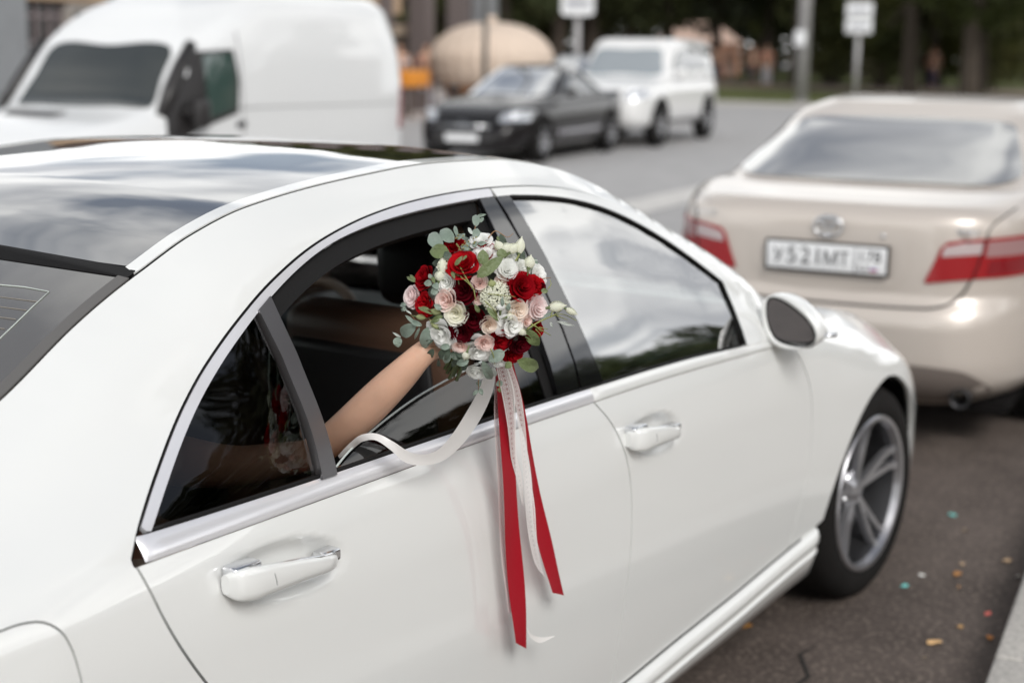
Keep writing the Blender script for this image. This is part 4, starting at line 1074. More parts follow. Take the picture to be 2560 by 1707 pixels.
# fingers: each its own chain rooted in the palm, closing round the stems
for k, (o1, o2, o3, ln) in enumerate(((-12, 0, 0, 1.0), (-2, 4, .002, 1.08), (8, 8, .004, 1.0), (17, 12, .006, .85))):
    a = P3(1112, 852 + o1 * .8, -.985); b_ = P3(1112 + 26 * ln, 850 + o1, -1.002); c_ = P3(1112 + 50 * ln, 856 + o2 + o1 * .5, -1.000 + o3); d_ = P3(1112 + 62 * ln, 866 + o2 + o1 * .4, -.985 + o3)
    skinbody('finger', [(*a, .0095), (*b_, .0088), (*c_, .0080), (*d_, .0068)], [(0, 1), (1, 2), (2, 3)], SKIN, bride, 2)
a, b_, c_ = P3(1095, 846, -.98), P3(1122, 826, -1.0), P3(1148, 822, -1.01)
skinbody('thumb', [(*a, .011), (*b_, .010), (*c_, .008)], [(0, 1), (1, 2)], SKIN, bride, 2)
dr = [(*loc(-2.62, -.42, .60), .175, .145), (*loc(-2.655, -.42, .80), .135, .115), (*loc(-2.675, -.43, .93), .145, .105), (*loc(-2.40, -.42, .60), .17, .13), (*loc(-2.18, -.42, .58), .20, .10), (*loc(-2.08, -.42, .38), .20, .10)]
skinbody('dress', dr, [(0, 1), (1, 2), (0, 3), (3, 4), (4, 5)], DRESS, bride)
hr = [(*loc(-2.69, -.43, 1.215), .082), (*loc(-2.72, -.43, 1.17), .082), (*loc(-2.76, -.43, 1.10), .05)]
skinbody('hair', hr, [(0, 1), (1, 2)], DARKHAIR, bride)
def face(parent, c, fw_, r_=.085):
    """eyes, nose, mouth, ears on a head centred at c looking along fw_"""
    f_ = Vector(fw_).normalized(); s_ = f_.cross(Vector((0, 0, 1))).normalized(); u_ = Vector((0, 0, 1)); c = Vector(c)
    eye = MATS.get('eye_dark') or pmat('eye_dark', (.03, .02, .015), .2); lip = MATS.get('lip') or pmat('lip', (.42, .10, .10), .4)
    for q in (-1, 1):
        m = MB(); p = c + f_ * r_ * .93 + s_ * q * r_ * .38 + u_ * .01; m.tube([p - s_ * .010, p, p + s_ * .010], [.002, .006, .002], 8); m.build('eye', eye, parent)
        m = MB(); p = c + s_ * q * r_ * .98; m.tube([p - u_ * .025, p + s_ * q * .006, p + u_ * .03], [.006, .012, .008], 8); m.build('ear', SKIN, parent)
    m = MB(); m.tube([c + f_ * r_ * .95 + u_ * .005, c + f_ * (r_ + .020) - u_ * .028, c + f_ * r_ * .95 - u_ * .034], [.006, .011, .005], 8); m.build('nose', SKIN, parent)
    m = MB(); p = c + f_ * r_ * .93 - u_ * .055; m.tube([p - s_ * .022, p + f_ * .004, p + s_ * .022], [.002, .006, .002], 8); m.build('mouth', lip, parent)
face(bride, loc(-2.665, -.43, 1.185), (1, -.5, 0))
# ------------------------------------------------------------------ other vehicles: x forward from the rear bumper, y to the left
class Stack:
    """rounded-rectangle outlines piled up: levels k -> (half width, rear x, front x)"""
    def __init__(s, lv, n, z0, top, crown=.02, nf=None):
        s.k = np.array([q[0] for q in lv], float); s.w = np.array([q[1] for q in lv], float); s.r = np.array([q[2] for q in lv], float); s.f = np.array([q[3] for q in lv], float)
        s.n = n; s.z0 = z0; s.top = top; s.crown = crown
    def at(s, k):
        k = np.asarray(k, float); return herm(s.k, s.w, k), herm(s.k, s.r, k), herm(s.k, s.f, k)
    def z(s, x, k): return s.z0 + np.asarray(k) * (s.top(x) - s.z0)
    def kk(s, x, z): return np.clip((z - s.z0) / (s.top(x) - s.z0), 0, 1)
    def side(s, sg):
        def fn(x, z):
            w, r_, f_ = s.at(s.kk(x, z)); xc, a = (r_ + f_) / 2, (f_ - r_) / 2
            y = w * np.maximum(1e-4, 1 - np.abs(np.clip((x - xc) / a, -.9999, .9999)) ** s.n) ** (1 / s.n)
            return np.stack([x, sg * y, z], -1)
        return fn
    def end(s, front):
        def fn(y, z):
            x = np.full(np.shape(y), (s.f if front else s.r).mean(), float)
            for _ in range(6):
                w, r_, f_ = s.at(s.kk(x, z)); xc, a = (r_ + f_) / 2, (f_ - r_) / 2
                q = np.maximum(1e-4, 1 - np.abs(np.clip(y / w, -.9999, .9999)) ** s.n) ** (1 / s.n)
                x = xc + (a if front else -a) * q
            return np.stack([x, y, z], -1)
        return fn
    def mesh(s, name, mat, parent, nk=26, na=96, bottom=True, kmax=1.0):
        V = []; an = np.linspace(0, 2 * math.pi, na, endpoint=False)
        ca, sa = np.cos(an), np.sin(an)
        px = np.sign(ca) * np.abs(ca) ** (2 / s.n); py = np.sign(sa) * np.abs(sa) ** (2 / s.n)
        ks = np.linspace(0, kmax, nk)
        for k in ks:
            w, r_, f_ = (float(q) for q in s.at(np.array(k)))
            X = (r_ + f_) / 2 + px * (f_ - r_) / 2; Y = py * w
            V += list(np.stack([X, Y, s.z(X, k)], -1))
        F_ = [(i * na + j, i * na + (j + 1) % na, (i + 1) * na + (j + 1) % na, (i + 1) * na + j) for i in range(nk - 1) for j in range(na)]
        w, r_, f_ = (float(q) for q in s.at(np.array(1.0)))
        b = nk - 1
        for t in (.99, .975, .955, .93) + tuple(np.linspace(.90, .03, 36)):
            X = (r_ + f_) / 2 + px * (f_ - r_) / 2 * t; Y = py * w * t
            V += list(np.stack([X, Y, s.top(X) + s.crown * (1 - t ** 2) ** .8 + .004 * min(1, (1 - t) * 40)], -1))
            F_ += [(b * na + j, b * na + (j + 1) % na, (b + 1) * na + (j + 1) % na, (b + 1) * na + j) for j in range(na)]; b += 1
        F_.append(tuple(range(b * na, (b + 1) * na)))
        if bottom: F_.append(tuple(reversed(range(na))))
        return meshobj(name, V, F_, mat, parent)
def prof(pts):
    a = np.array(pts, float)
    return lambda x: herm(a[:, 0], a[:, 1], np.asarray(x, float))
def lamp(name, col, rough=.12): return MATS.get(name) or pmat(name, col, rough, coat=1.0)
RED_L = pmat('red_lamp', (.30, .002, .006), .2, coat=.5); RED_D = pmat('dark_red_lamp', (.20, .003, .008), .2, coat=.5)
WHITE_L = pmat('clear_lamp', (.48, .40, .40), .2, coat=1.0); HEAD_L = pmat('headlamp', (.75, .77, .80), .06, metal=.6, coat=1.0)
DARKGLASS = pmat('dark_car_glass', (.012, .015, .016), .02, coat=1.0, spec=1.0)
MIRGLASS = pmat('sky_reflecting_glass', (.02, .025, .028), .015, coat=1.0, spec=1.0); MIRGLASS.node_tree.nodes['Principled BSDF'].inputs['IOR'].default_value = 4.5
def arc_poly(cx, r_, zb, n=18, z=.34): return [(cx + r_ * math.cos(a), z + r_ * math.sin(a)) for a in np.linspace(R(-20), R(200), n)]
def small_wheel(parent, x, y, s, rad, w=.22, rimr=.21):
    t = empty('wheel', (x, y, rad), 0, parent=parent); h = w / 2
    m = MB(); m.lathe([(rimr, -h * .9), (rimr + .03, -h), (rad - .02, -h * .95), (rad, -h * .6), (rad, h * .6), (rad - .02, h * .95), (rimr + .03, h), (rimr, h * .9)], 32, 'y'); m.build('tyre', TYRE, t, sharp=SH)
    m = MB(); m.lathe([(rimr, s * h * .9), (rimr - .02, s * h * .5), (.001, s * h * .45)], 32, 'y'); m.build('rim', RIMDARK, t)
    m = MB()
    for k in range(7):
        a = 2 * math.pi * k / 7 + .3; c, s_ = math.cos(a), math.sin(a)
        m.add([(c * .03 - s_ * .03, s * h * .85, s_ * .03 + c * .03), (c * .03 + s_ * .03, s * h * .85, s_ * .03 - c * .03), (c * rimr + s_ * .02, s * h * .95, s_ * rimr - c * .02), (c * rimr - s_ * .02, s * h * .95, s_ * rimr + c * .02)], [(0, 1, 2, 3)])
    m.build('spokes', RIM, t, smooth=False)
def text(parent, body, size, loc_, mat, ext=.002, rot=None, sx=1.0, name='lettering', align='CENTER'):
    c = bpy.data.curves.new(name, 'FONT'); c.body = body; c.size = size; c.extrude = ext; c.align_x = align; c.align_y = 'CENTER'
    o = bpy.data.objects.new(name, c); COL.objects.link(o); bpy.context.view_layer.update()
    me = bpy.data.meshes.new_from_object(o.evaluated_get(bpy.context.evaluated_depsgraph_get()))
    bpy.data.objects.remove(o); o = bpy.data.objects.new(name, me); COL.objects.link(o); me.materials.clear(); me.materials.append(mat)
    o.parent = parent; o.matrix_local = Matrix.Translation(loc_) @ (rot or Matrix.Identity(4)) @ Matrix.Diagonal((sx, 1, 1, 1)); return o
ROT_REAR = Matrix(((0, 0, -1, 0), (-1, 0, 0, 0), (0, 1, 0, 0), (0, 0, 0, 1)))   # text readable when seen from behind the car
ROT_FRONT = Matrix(((0, 0, 1, 0), (1, 0, 0, 0), (0, 1, 0, 0), (0, 0, 0, 1)))
INK = pmat('plate_ink', (.015, .015, .02), .6); PLW = pmat('plate_white', (.78, .79, .80), .35)

BOOTGLASS = pmat('beige_car_rear_glass', (.02, .022, .024), .015, coat=1.0, spec=1.0); BOOTGLASS.node_tree.nodes['Principled BSDF'].inputs['IOR'].default_value = 2.9
# ---- beige saloon in front
CHAMP = pmat('champagne_metallic', (.56, .505, .455), .34, metal=.2, coat=.8, coatr=.10)
CHAMPL = CHAMP
t = empty('beige_saloon_car', (1.616, -.029, 0), 0.1302, 'champagne beige saloon parked ahead, seen from behind with its number plate', 'car')
deck = prof([(-.1, 1.045), (.05, 1.052), (.15, 1.068), (.30, 1.072), (.66, 1.10), (1.4, 1.06), (3.0, 1.03), (3.45, 1.02), (4.0, .93), (4.5, .80), (4.9, .68)])
low = Stack([(0, .76, .16, 4.66), (.06, .84, .07, 4.74), (.14, .885, .01, 4.80), (.26, .90, -.012, 4.815), (.42, .905, -.012, 4.815), (.49, .905, .004, 4.79), (.535, .903, .030, 4.78), (.575, .90, .050, 4.76), (.72, .895, .050, 4.70), (.85, .885, .050, 4.66), (.93, .865, .055, 4.62), (.975, .83, .075, 4.58), (1, .78, .105, 4.53)], 5, .20, deck, .012)
low.mesh('body', CHAMP, t, 60, 160)
gz = prof([(0, 1.455), (1.3, 1.40), (1.6, 1.446), (2.1, 1.462), (2.6, 1.455), (3.1, 1.42), (5, 1.42)])
gh = Stack([(0, .82, .34, 3.62), (.08, .80, .42, 3.50), (.2, .775, .54, 3.34), (.5, .71, .88, 3.02), (.78, .65, 1.20, 2.76), (.92, .595, 1.40, 2.62), (1, .51, 1.58, 2.52)], 5.5, 1.02, gz, .012)
gh.mesh('cabin', CHAMP, t, 30, 128)
E_ = gh.end(False)
win = catmull([(.60, 1.125), (.655, 1.150), (.62, 1.22), (.575, 1.29), (.535, 1.345), (.48, 1.362), (.25, 1.372), (0, 1.375), (-.25, 1.372), (-.48, 1.362), (-.535, 1.345), (-.575, 1.29), (-.62, 1.22), (-.655, 1.150), (-.60, 1.125), (-.3, 1.118), (0, 1.116), (.3, 1.118)], .03, closed=True)
patch('rear_window', win, E_, BOOTGLASS, t, step=.05, off=.010, flange=.006, flip=True)
for s in (-1, 1):
    fn = gh.side(s)
    patch('side_window', catmull([(1.0, 1.12), (1.25, 1.24), (1.5, 1.345), (1.85, 1.385), (2.35, 1.385), (2.7, 1.33), (3.0, 1.22), (3.2, 1.12), (2.4, 1.10), (1.5, 1.10)], .05, closed=True), fn, DARKGLASS, t, step=.1, off=.004, flange=.004, flip=s > 0)
    for cx in (1.05, 3.82):
        patch('arch_liner', arc_poly(cx, .375, .2), low.side(s), UNDER, t, step=.1, off=.003, flange=0, flip=s > 0)
        wheel(t, cx, s * .80, s, .325, .215, .205, twin=False)
EL = low.end(False)
def rr(pts, st=.02): return lin(list(pts) + [pts[0]], st)[:-1]
# tail lamps
for s in (-1, 1):
    ou = [(s * .475, .905), (s * .50, .928), (s * .56, .938), (s * .63, .944), (s * .76, .950), (s * .885, .945), (s * .888, .80), (s * .77, .782), (s * .62, .776), (s * .50, .762), (s * .425, .750), (s * .418, .762), (s * .445, .825)]
    L_ = patch('tail_light', rr(ou), EL, RED_L, t, step=.03, off=.010, flange=.014, flip=True)
    patch('lens_band', rr([(s * .488, .908), (s * .56, .926), (s * .628, .930), (s * .624, .880), (s * .56, .875), (s * .478, .866)]), EL, WHITE_L, L_, step=.03, off=.013, flange=.003, flip=True)
    patch('lens_band', rr([(s * .645, .932), (s * .74, .936), (s * .86, .932), (s * .86, .875), (s * .74, .870), (s * .640, .868)]), EL, pmat('smoked_lamp_%d' % s, (.34, .20, .20), .15, coat=1.0), L_, step=.03, off=.013, flange=.003, flip=True)
    patch('lens_band', rr([(s * .655, .852), (s * .74, .856), (s * .86, .86), (s * .86, .808), (s * .74, .798), (s * .648, .792)]), EL, RED_D, L_, step=.03, off=.0125, flange=.003, flip=True)
    m = MB(); m.tube([EL(np.array([y]), np.array([z]))[0] + np.array((-.0135, 0, 0)) for y, z in catmull([(s * .655, .955), (s * .640, .93), (s * .628, .86), (s * .606, .778)], .02)], .004, 5); m.build('lamp_joint', RUBBER, L_)
    sm = catmull([(s * .72, 1.058), (s * .69, 1.03), (s * .66, 1.00), (s * .640, .955)], .02)
    m = MB(); m.tube([EL(np.array([y]), np.array([z]))[0] for y, z in sm], .0035, 5); m.build('lid_seam', RUBBER, t)
sm = catmull([(-.60, .775), (-.575, .72), (-.53, .672), (-.47, .650), (-.35, .642), (0, .638), (.35, .642), (.47, .650), (.53, .672), (.575, .72), (.60, .775)], .02)
m = MB(); m.tube([EL(np.array([y]), np.array([z]))[0] for y, z in sm], .006, 6); m.build('lid_seam', RUBBER, t)
# plate in its recess
x0 = .035
rc = patch('plate_recess', rr(catmull([(.32, .955), (-.32, .955), (-.345, .90), (-.315, .74), (.315, .74), (.345, .90)], .03, closed=True)), EL, CHAMPL, t, step=.03, off=.003, flange=.01, flip=True)
m = MB(); m.box(.020, .034, -.272, .272, .764, .900, .004); pf = m.build('plate_frame', RUBBER, t)
m = MB(); m.box(.017, .023, -.262, .262, .776, .890, .002); pl = m.build('number_plate', PLW, t)
for tx, y_, sz, zz in (('У', .210, .085, .828), ('5', .150, .105, .832), ('2', .090, .105, .832), ('1', .035, .105, .832), ('М', -.022, .085, .828), ('Т', -.080, .085, .828), ('178', -.190, .072, .848)):
    text(pl, tx, sz, (.0165, y_, zz), INK, .0012, ROT_REAR, .95)
text(pl, 'RUS', .026, (.0165, -.165, .796), INK, .0008, ROT_REAR)
for i, c in enumerate(((.78, .78, .78), (.03, .06, .42), (.5, .02, .02))):
    m = MB(); m.box(.0150, .0168, -.225, -.195, .802 - .007 * i, .8085 - .007 * i); m.build('flag_stripe', pmat('flag_%d' % i, c, .5), pl, smooth=False)
m = MB(); m.box(.0150, .0168, -.131, -.127, .780, .886); m.build('plate_line', INK, pl, smooth=False)
# emblem: three crossing ovals
def oval(y, z, a, b, rr_=.0042): return [(.034, y + a * math.cos(q), z + b * math.sin(q)) for q in np.linspace(0, 2 * math.pi, 33)[:-1]]
m = MB(); m.tube(oval(0, .968, .062, .044), .0055, 8, closed=True); m.tube(oval(0, .968, .018, .038), .0042, 8, closed=True); m.tube(oval(0, .985, .042, .017), .0042, 8, closed=True); m.build('emblem', SILVER, t)
text(t, 'CAMRY', .040, (.085, -.560, .972), SILVER, .003, ROT_REAR @ Matrix.Rotation(R(-18), 4, 'Y'), 1.15, 'badge_lettering')
text(t, 'TOYOTA', .036, (.088, .555, .990), SILVER, .003, ROT_REAR @ Matrix.Rotation(R(18), 4, 'Y'), 1.1, 'badge_lettering')
m = MB(); m.lathe([(.001, -.004), (.009, -.003), (.010, .004)], 12, 'x', (.045, -.237, .938)); m.build('lock', SILVER, t)
# exhaust, and lower bumper lip with shade put into its grey
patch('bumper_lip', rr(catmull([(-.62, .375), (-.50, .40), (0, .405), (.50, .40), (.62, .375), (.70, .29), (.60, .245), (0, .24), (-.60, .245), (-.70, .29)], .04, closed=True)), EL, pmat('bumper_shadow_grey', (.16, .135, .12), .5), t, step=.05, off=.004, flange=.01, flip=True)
m = MB(); m.lathe([(.034, .30), (.040, .0), (.043, -.012), (.038, -.014), (.034, 0), (.033, .1), (.001, .12)], 24, 'x', (.075, -.595, .268)); m.build('exhaust_tip', RIMDARK, t)
m = MB(); m.box(.3, 4.5, -.75, .75, .17, .22); m.build('floor_pan', UNDER, t, smooth=False)
for s in (-1, 1):
    m = MB(); m.box(3.20, 3.32, s * .98 - .09, s * .98 + .09, 1.0, 1.13, .04); m.build('wing_mirror', CHAMP, t)

def car_common(t, low, gh, wheels, wr, hw, paintglass, wside, wfront, head, grille, archr=.38):
    for s in (-1, 1):
        for cx in wheels:
            patch('arch_liner', arc_poly(cx, archr, .2, z=wr + .02), low.side(s), UNDER, t, step=.1, off=.003, flange=0, flip=s > 0)
            small_wheel(t, cx, s * (hw - .10), s, wr)
        for w_ in wside:
            patch('side_window', catmull(w_, .05, closed=True), gh.side(s), paintglass[0], t, step=.12, off=.006, flange=.004, flip=s > 0)
    if wfront: patch('windscreen', catmull(wfront, .05, closed=True), gh.end(True), paintglass[1], t, step=.08, off=.006, flange=.004)
    for s in (-1, 1):
        if head: patch('headlight', rr([(s * a, b) for a, b in head], .03), low.end(True), HEAD_L, t, step=.05, off=.008, flange=.01)
    if grille: patch('grille', rr(grille, .04), low.end(True), BLACKPL, t, step=.08, off=.008, flange=.01)

# ---- white panel van
hv = R(188)
rl = Vector((7.42, 6.88, 0)); Fv = Vector((math.cos(hv), math.sin(hv), 0)); Lf = Vector((-Fv.y, Fv.x, 0))
VW = .93
t = empty('white_van', rl - Lf * VW, hv, 'white panel van with a dark windscreen driving by on the far side of the saloon', 'van')
VANW = pmat('van_white', (.78, .79, .79), .35, coat=.8)
topv = prof([(-.1, 2.10), (.3, 2.13), (2.2, 2.12), (2.75, 2.07), (3.0, 1.98), (3.2, 1.84), (3.36, 1.66), (3.50, 1.50), (3.64, 1.33), (3.76, 1.20), (3.88, 1.155), (4.3, 1.07), (4.6, .96), (4.8, .80)])
lv = Stack([(0, .86, .08, 4.60), (.06, .92, .02, 4.72), (.2, .935, 0, 4.78), (.45, .94, 0, 4.76), (.7, .92, .03, 4.74), (.85, .88, .12, 4.70), (.94, .84, .20, 4.62), (1, .74, .32, 4.5)], 9, .30, topv, .03)
lv.mesh('body', VANW, t, 40, 220)
VGL = pmat('van_windscreen', (.035, .04, .038), .05, coat=.6, spec=.8); VBL = pmat('van_black_trim', (.02, .018, .018), .4)
def vtop(x, y, off_=.008):
    x, y = np.broadcast_arrays(np.asarray(x, float), np.asarray(y, float))
    w = float(lv.w[-1]); n_ = lv.n; a = (4.5 - .32) / 2; xc = (4.5 + .32) / 2
    q = np.clip((np.abs((x - xc) / a) ** n_ + np.abs(y / w) ** n_) ** (1 / n_), 0, 1)
    return np.stack([x, y, lv.top(x) + .03 * (1 - q ** 2) ** .8 + .004], -1)
patch('windscreen', rr(catmull([(3.38, -.60), (3.37, 0), (3.38, .66), (3.55, .70), (3.76, .74), (3.80, .35), (3.82, 0), (3.81, -.35), (3.78, -.64), (3.55, -.62)], .05, closed=True), .06), vtop, VGL, t, step=.06, off=.012, flange=.01)
patch('bonnet_grille', rr([(3.98, -.52), (3.98, .08), (4.10, .04), (4.10, -.48)]), vtop, VBL, t, step=.08, off=.012, flange=.01)
for s in (-1, 1):
    fs = lv.side(s)
    patch('door_trim', rr([(2.90, 1.66), (3.34, 1.64), (3.46, 1.50), (3.60, 1.30), (3.72, 1.14), (3.78, .92), (3.66, .94), (3.35, 1.04), (2.90, 1.14), (2.86, 1.4)], .04), fs, VBL, t, step=.06, off=.006, flange=.004, flip=s > 0)
    m = MB(); m.tube([(3.30, s * .80, 1.70), (3.45, s * .80, 1.52), (3.60, s * .82, 1.34), (3.75, s * .845, 1.14)], [.05, .06, .065, .05], 8); m.build('pillar_trim', VBL, t)
    patch('side_window', rr([(2.93, 1.63), (3.26, 1.61), (3.28, 1.4), (3.30, 1.10), (2.93, 1.18), (2.91, 1.4)], .04), fs, pmat('green_glass_%d' % s, (.05, .085, .075), .03, coat=1.0, spec=1.0), t, step=.06, off=.012, flange=.004, flip=s > 0)
    m = MB(); m.box(3.42, 3.56, s * 1.02 - .08, s * 1.02 + .08, 1.04, 1.28, .05); m.tube([(3.56, s * .9, 1.15), (3.58, s * 1.0, 1.18)], .03, 6); m.build('wing_mirror', VBL, t)
    m = MB(); m.box(2.80, 2.92, s * .945 - .012, s * .945 + .012, 1.02, 1.07, .01); m.build('door_handle', RIMDARK, t)
    for cx in (.85, 3.85):
        patch('arch_liner', arc_poly(cx, .37, .2, z=.36), fs, UNDER, t, step=.1, off=.003, flange=0, flip=s > 0); small_wheel(t, cx, s * .85, s, .33)
    for a_, b_ in (((.10, 1.14), (2.9, 1.18)), ((2.82, .5), (2.82, 1.8))):
        m = MB(); P_ = lin([a_, b_], .1); m.tube([fs(np.array([q[0]]), np.array([q[1]]))[0] for q in P_], .004, 5); m.build('panel_seam', SATIN, t)
    patch('headlight', rr([(s * .55, .72), (s * .88, .80), (s * .90, .98), (s * .72, .92)], .04), lv.end(True), HEAD_L, t, step=.06, off=.01, flange=.01)
    patch('tail_light', rr([(s * .82, .9), (s * .90, .9), (s * .88, 1.3), (s * .81, 1.3)], .04), lv.end(False), RED_L, t, step=.06, off=.01, flange=.01, flip=True)
patch('bumper', rr([(-.85, .38), (.85, .38), (.85, .62), (-.85, .62)], .06), lv.end(True), VBL, t, step=.1, off=.012, flange=.01)

# ---- black coupe-like saloon
def place(name, fx, fy, whx, hw, az, label, cat='car', group=None):
    """(fx, fy): contact point of the front left wheel; whx: its x in the car"""
    F_ = Vector((math.cos(az), math.sin(az), 0)); L_ = Vector((-F_.y, F_.x, 0))
    return empty(name, Vector((fx, fy, 0)) - F_ * whx - L_ * hw, az, label, cat, group)
BLACKP = pmat('black_metallic', (.008, .0065, .007), .2, spec=.3, coat=.25)
t = place('black_saloon_car', 13.95, 9.75, 3.95, .86, R(191), 'shiny black low-roofed saloon coming towards the camera beside the white off-roader')
top_ = prof([(-.1, .92), (.1, .97), (.9, .98), (2.6, .95), (3.4, .94), (4.0, .88), (4.5, .76), (4.9, .60)])
lw = Stack([(0, .80, .10, 4.72), (.1, .88, .02, 4.80), (.3, .915, 0, 4.84), (.6, .925, .02, 4.82), (.78, .915, .05, 4.76), (.9, .88, .09, 4.68), (1, .80, .16, 4.58)], 5, .20, top_, .03)
lw.mesh('body', BLACKP, t, 40, 140)
gt = prof([(0, 1.35), (1.0, 1.34), (1.9, 1.40), (2.4, 1.395), (5, 1.36)])
g2 = Stack([(0, .80, .45, 3.65), (.3, .74, .85, 3.25), (.7, .64, 1.35, 2.75), (.9, .56, 1.65, 2.5), (1, .46, 1.85, 2.35)], 4.5, .92, gt, .015)
g2.mesh('cabin', BLACKP, t, 24, 110)
car_common(t, lw, g2, (1.1, 3.95), .34, .925, (DARKGLASS, MIRGLASS), [[(1.1, 1.06), (1.35, 1.2), (1.75, 1.31), (2.3, 1.32), (2.75, 1.2), (3.1, 1.04), (2.2, .99), (1.3, 1.0)]],
           [(-.66, 1.0), (0, .98), (.66, 1.0), (.6, 1.15), (.52, 1.32), (0, 1.345), (-.52, 1.32), (-.6, 1.15)], [(.50, .62), (.85, .64), (.86, .80), (.66, .78), (.52, .72)], [(-.40, .42), (.40, .42), (.46, .70), (-.46, .70)])
m = MB(); m.lathe([(.075, -.01), (.085, 0), (.075, .01)], 24, 'x', (4.86, 0, .56)); m.box(4.85, 4.87, -.45, .45, .545, .575); m.build('grille_badge', SILVER, t)
m = MB(); m.box(4.845, 4.865, -.26, .26, .34, .45); m.build('number_plate', PLW, t, smooth=False)
for s in (-1, 1):
    m = MB(); m.box(3.02, 3.16, s * .99 - .08, s * .99 + .08, .96, 1.08, .04); m.build('wing_mirror', BLACKP, t)
    m = MB(); m.tube([lw.side(s)(np.array([x]), np.array([.42]))[0] for x in np.arange(1.6, 3.5, .2)], .05, 6); m.build('side_skirt', pmat('skirt_grey_%d' % s, (.30, .29, .31), .25, metal=.7), t)

# ---- white off-roader
t = place('white_offroad_car', 18.3, 10.25, 3.85, .86, R(191), 'tall white off-road estate behind the black saloon')
SUVW = pmat('offroader_white', (.80, .80, .79), .30, coat=1.0)
top_ = prof([(-.1, 1.16), (.4, 1.18), (3.1, 1.17), (3.5, 1.15), (4.2, 1.06), (4.7, .94)])
lw = Stack([(0, .84, .10, 4.62), (.12, .92, .03, 4.72), (.35, .94, 0, 4.76), (.7, .94, .02, 4.74), (.88, .92, .05, 4.70), (1, .86, .10, 4.62)], 6.5, .34, top_, .03)
lw.mesh('body', SUVW, t, 36, 140)
gt = prof([(0, 1.80), (2.0, 1.84), (5, 1.82)])
g2 = Stack([(0, .86, .12, 3.45), (.4, .83, .16, 3.14), (.8, .78, .22, 2.90), (.94, .74, .27, 2.80), (1, .66, .36, 2.68)], 8, 1.12, gt, .02)
g2.mesh('cabin', SUVW, t, 24, 120)
car_common(t, lw, g2, (1.05, 3.85), .39, .94, (DARKGLASS, pmat('pale_windscreen', (.30, .33, .35), .08, coat=1.0)), [[(.45, 1.28), (.5, 1.6), (.65, 1.64), (1.35, 1.66), (1.4, 1.28)], [(1.5, 1.28), (1.46, 1.66), (2.2, 1.66), (2.25, 1.28)], [(2.35, 1.28), (2.3, 1.66), (2.66, 1.62), (2.95, 1.28)]],
           [(-.72, 1.25), (0, 1.23), (.72, 1.25), (.66, 1.45), (.60, 1.64), (0, 1.66), (-.60, 1.64), (-.66, 1.5)], [(.55, .82), (.88, .84), (.88, .98), (.58, .98)], [(-.45, .72), (.45, .72), (.45, .98), (-.45, .98)], .46)
for s in (-1, 1):
    m = MB(); m.tube([(.6, s * .62, 1.81), (2.5, s * .62, 1.83)], .02, 6); m.build('roof_bar', SILVER, t)
    m = MB(); m.box(2.98, 3.14, s * 1.02 - .09, s * 1.02 + .09, 1.16, 1.34, .05); m.build('wing_mirror', SUVW, t)
    m = MB(); m.box(1.55, 3.35, s * .93 - .04, s * .93 + .04, .40, .46, .015); m.build('side_step', SATIN, t)
# ---- grey car further back
t = place('grey_estate_car', 27.5, 17.6, 3.6, .8, R(191), 'grey car mostly hidden behind the black saloon and the white off-roader')
GREYP = pmat('grey_metallic', (.28, .29, .31), .3, metal=.5, coat=1.0)
top_ = prof([(-.1, .96), (.1, 1.0), (3.3, .98), (4.4, .72)])
lw = Stack([(0, .80, .1, 4.2), (.3, .88, 0, 4.3), (.8, .87, .04, 4.25), (1, .78, .12, 4.1)], 5, .22, top_, .03); lw.mesh('body', GREYP, t, 20, 80)
g2 = Stack([(0, .78, .2, 3.3), (.7, .62, .7, 2.6), (1, .46, .95, 2.3)], 4.5, .94, prof([(0, 1.42), (2, 1.46), (5, 1.4)]), .015); g2.mesh('cabin', GREYP, t, 16, 80)
car_common(t, lw, g2, (.9, 3.5), .32, .88, (MIRGLASS, MIRGLASS), [[(.8, 1.06), (1.0, 1.3), (1.6, 1.38), (2.2, 1.36), (2.8, 1.06)]], [(-.62, 1.04), (0, 1.02), (.62, 1.04), (.5, 1.36), (0, 1.38), (-.5, 1.36)], [(.5, .6), (.8, .62), (.82, .76), (.6, .74)], [(-.4, .42), (.4, .42), (.4, .62), (-.4, .62)])
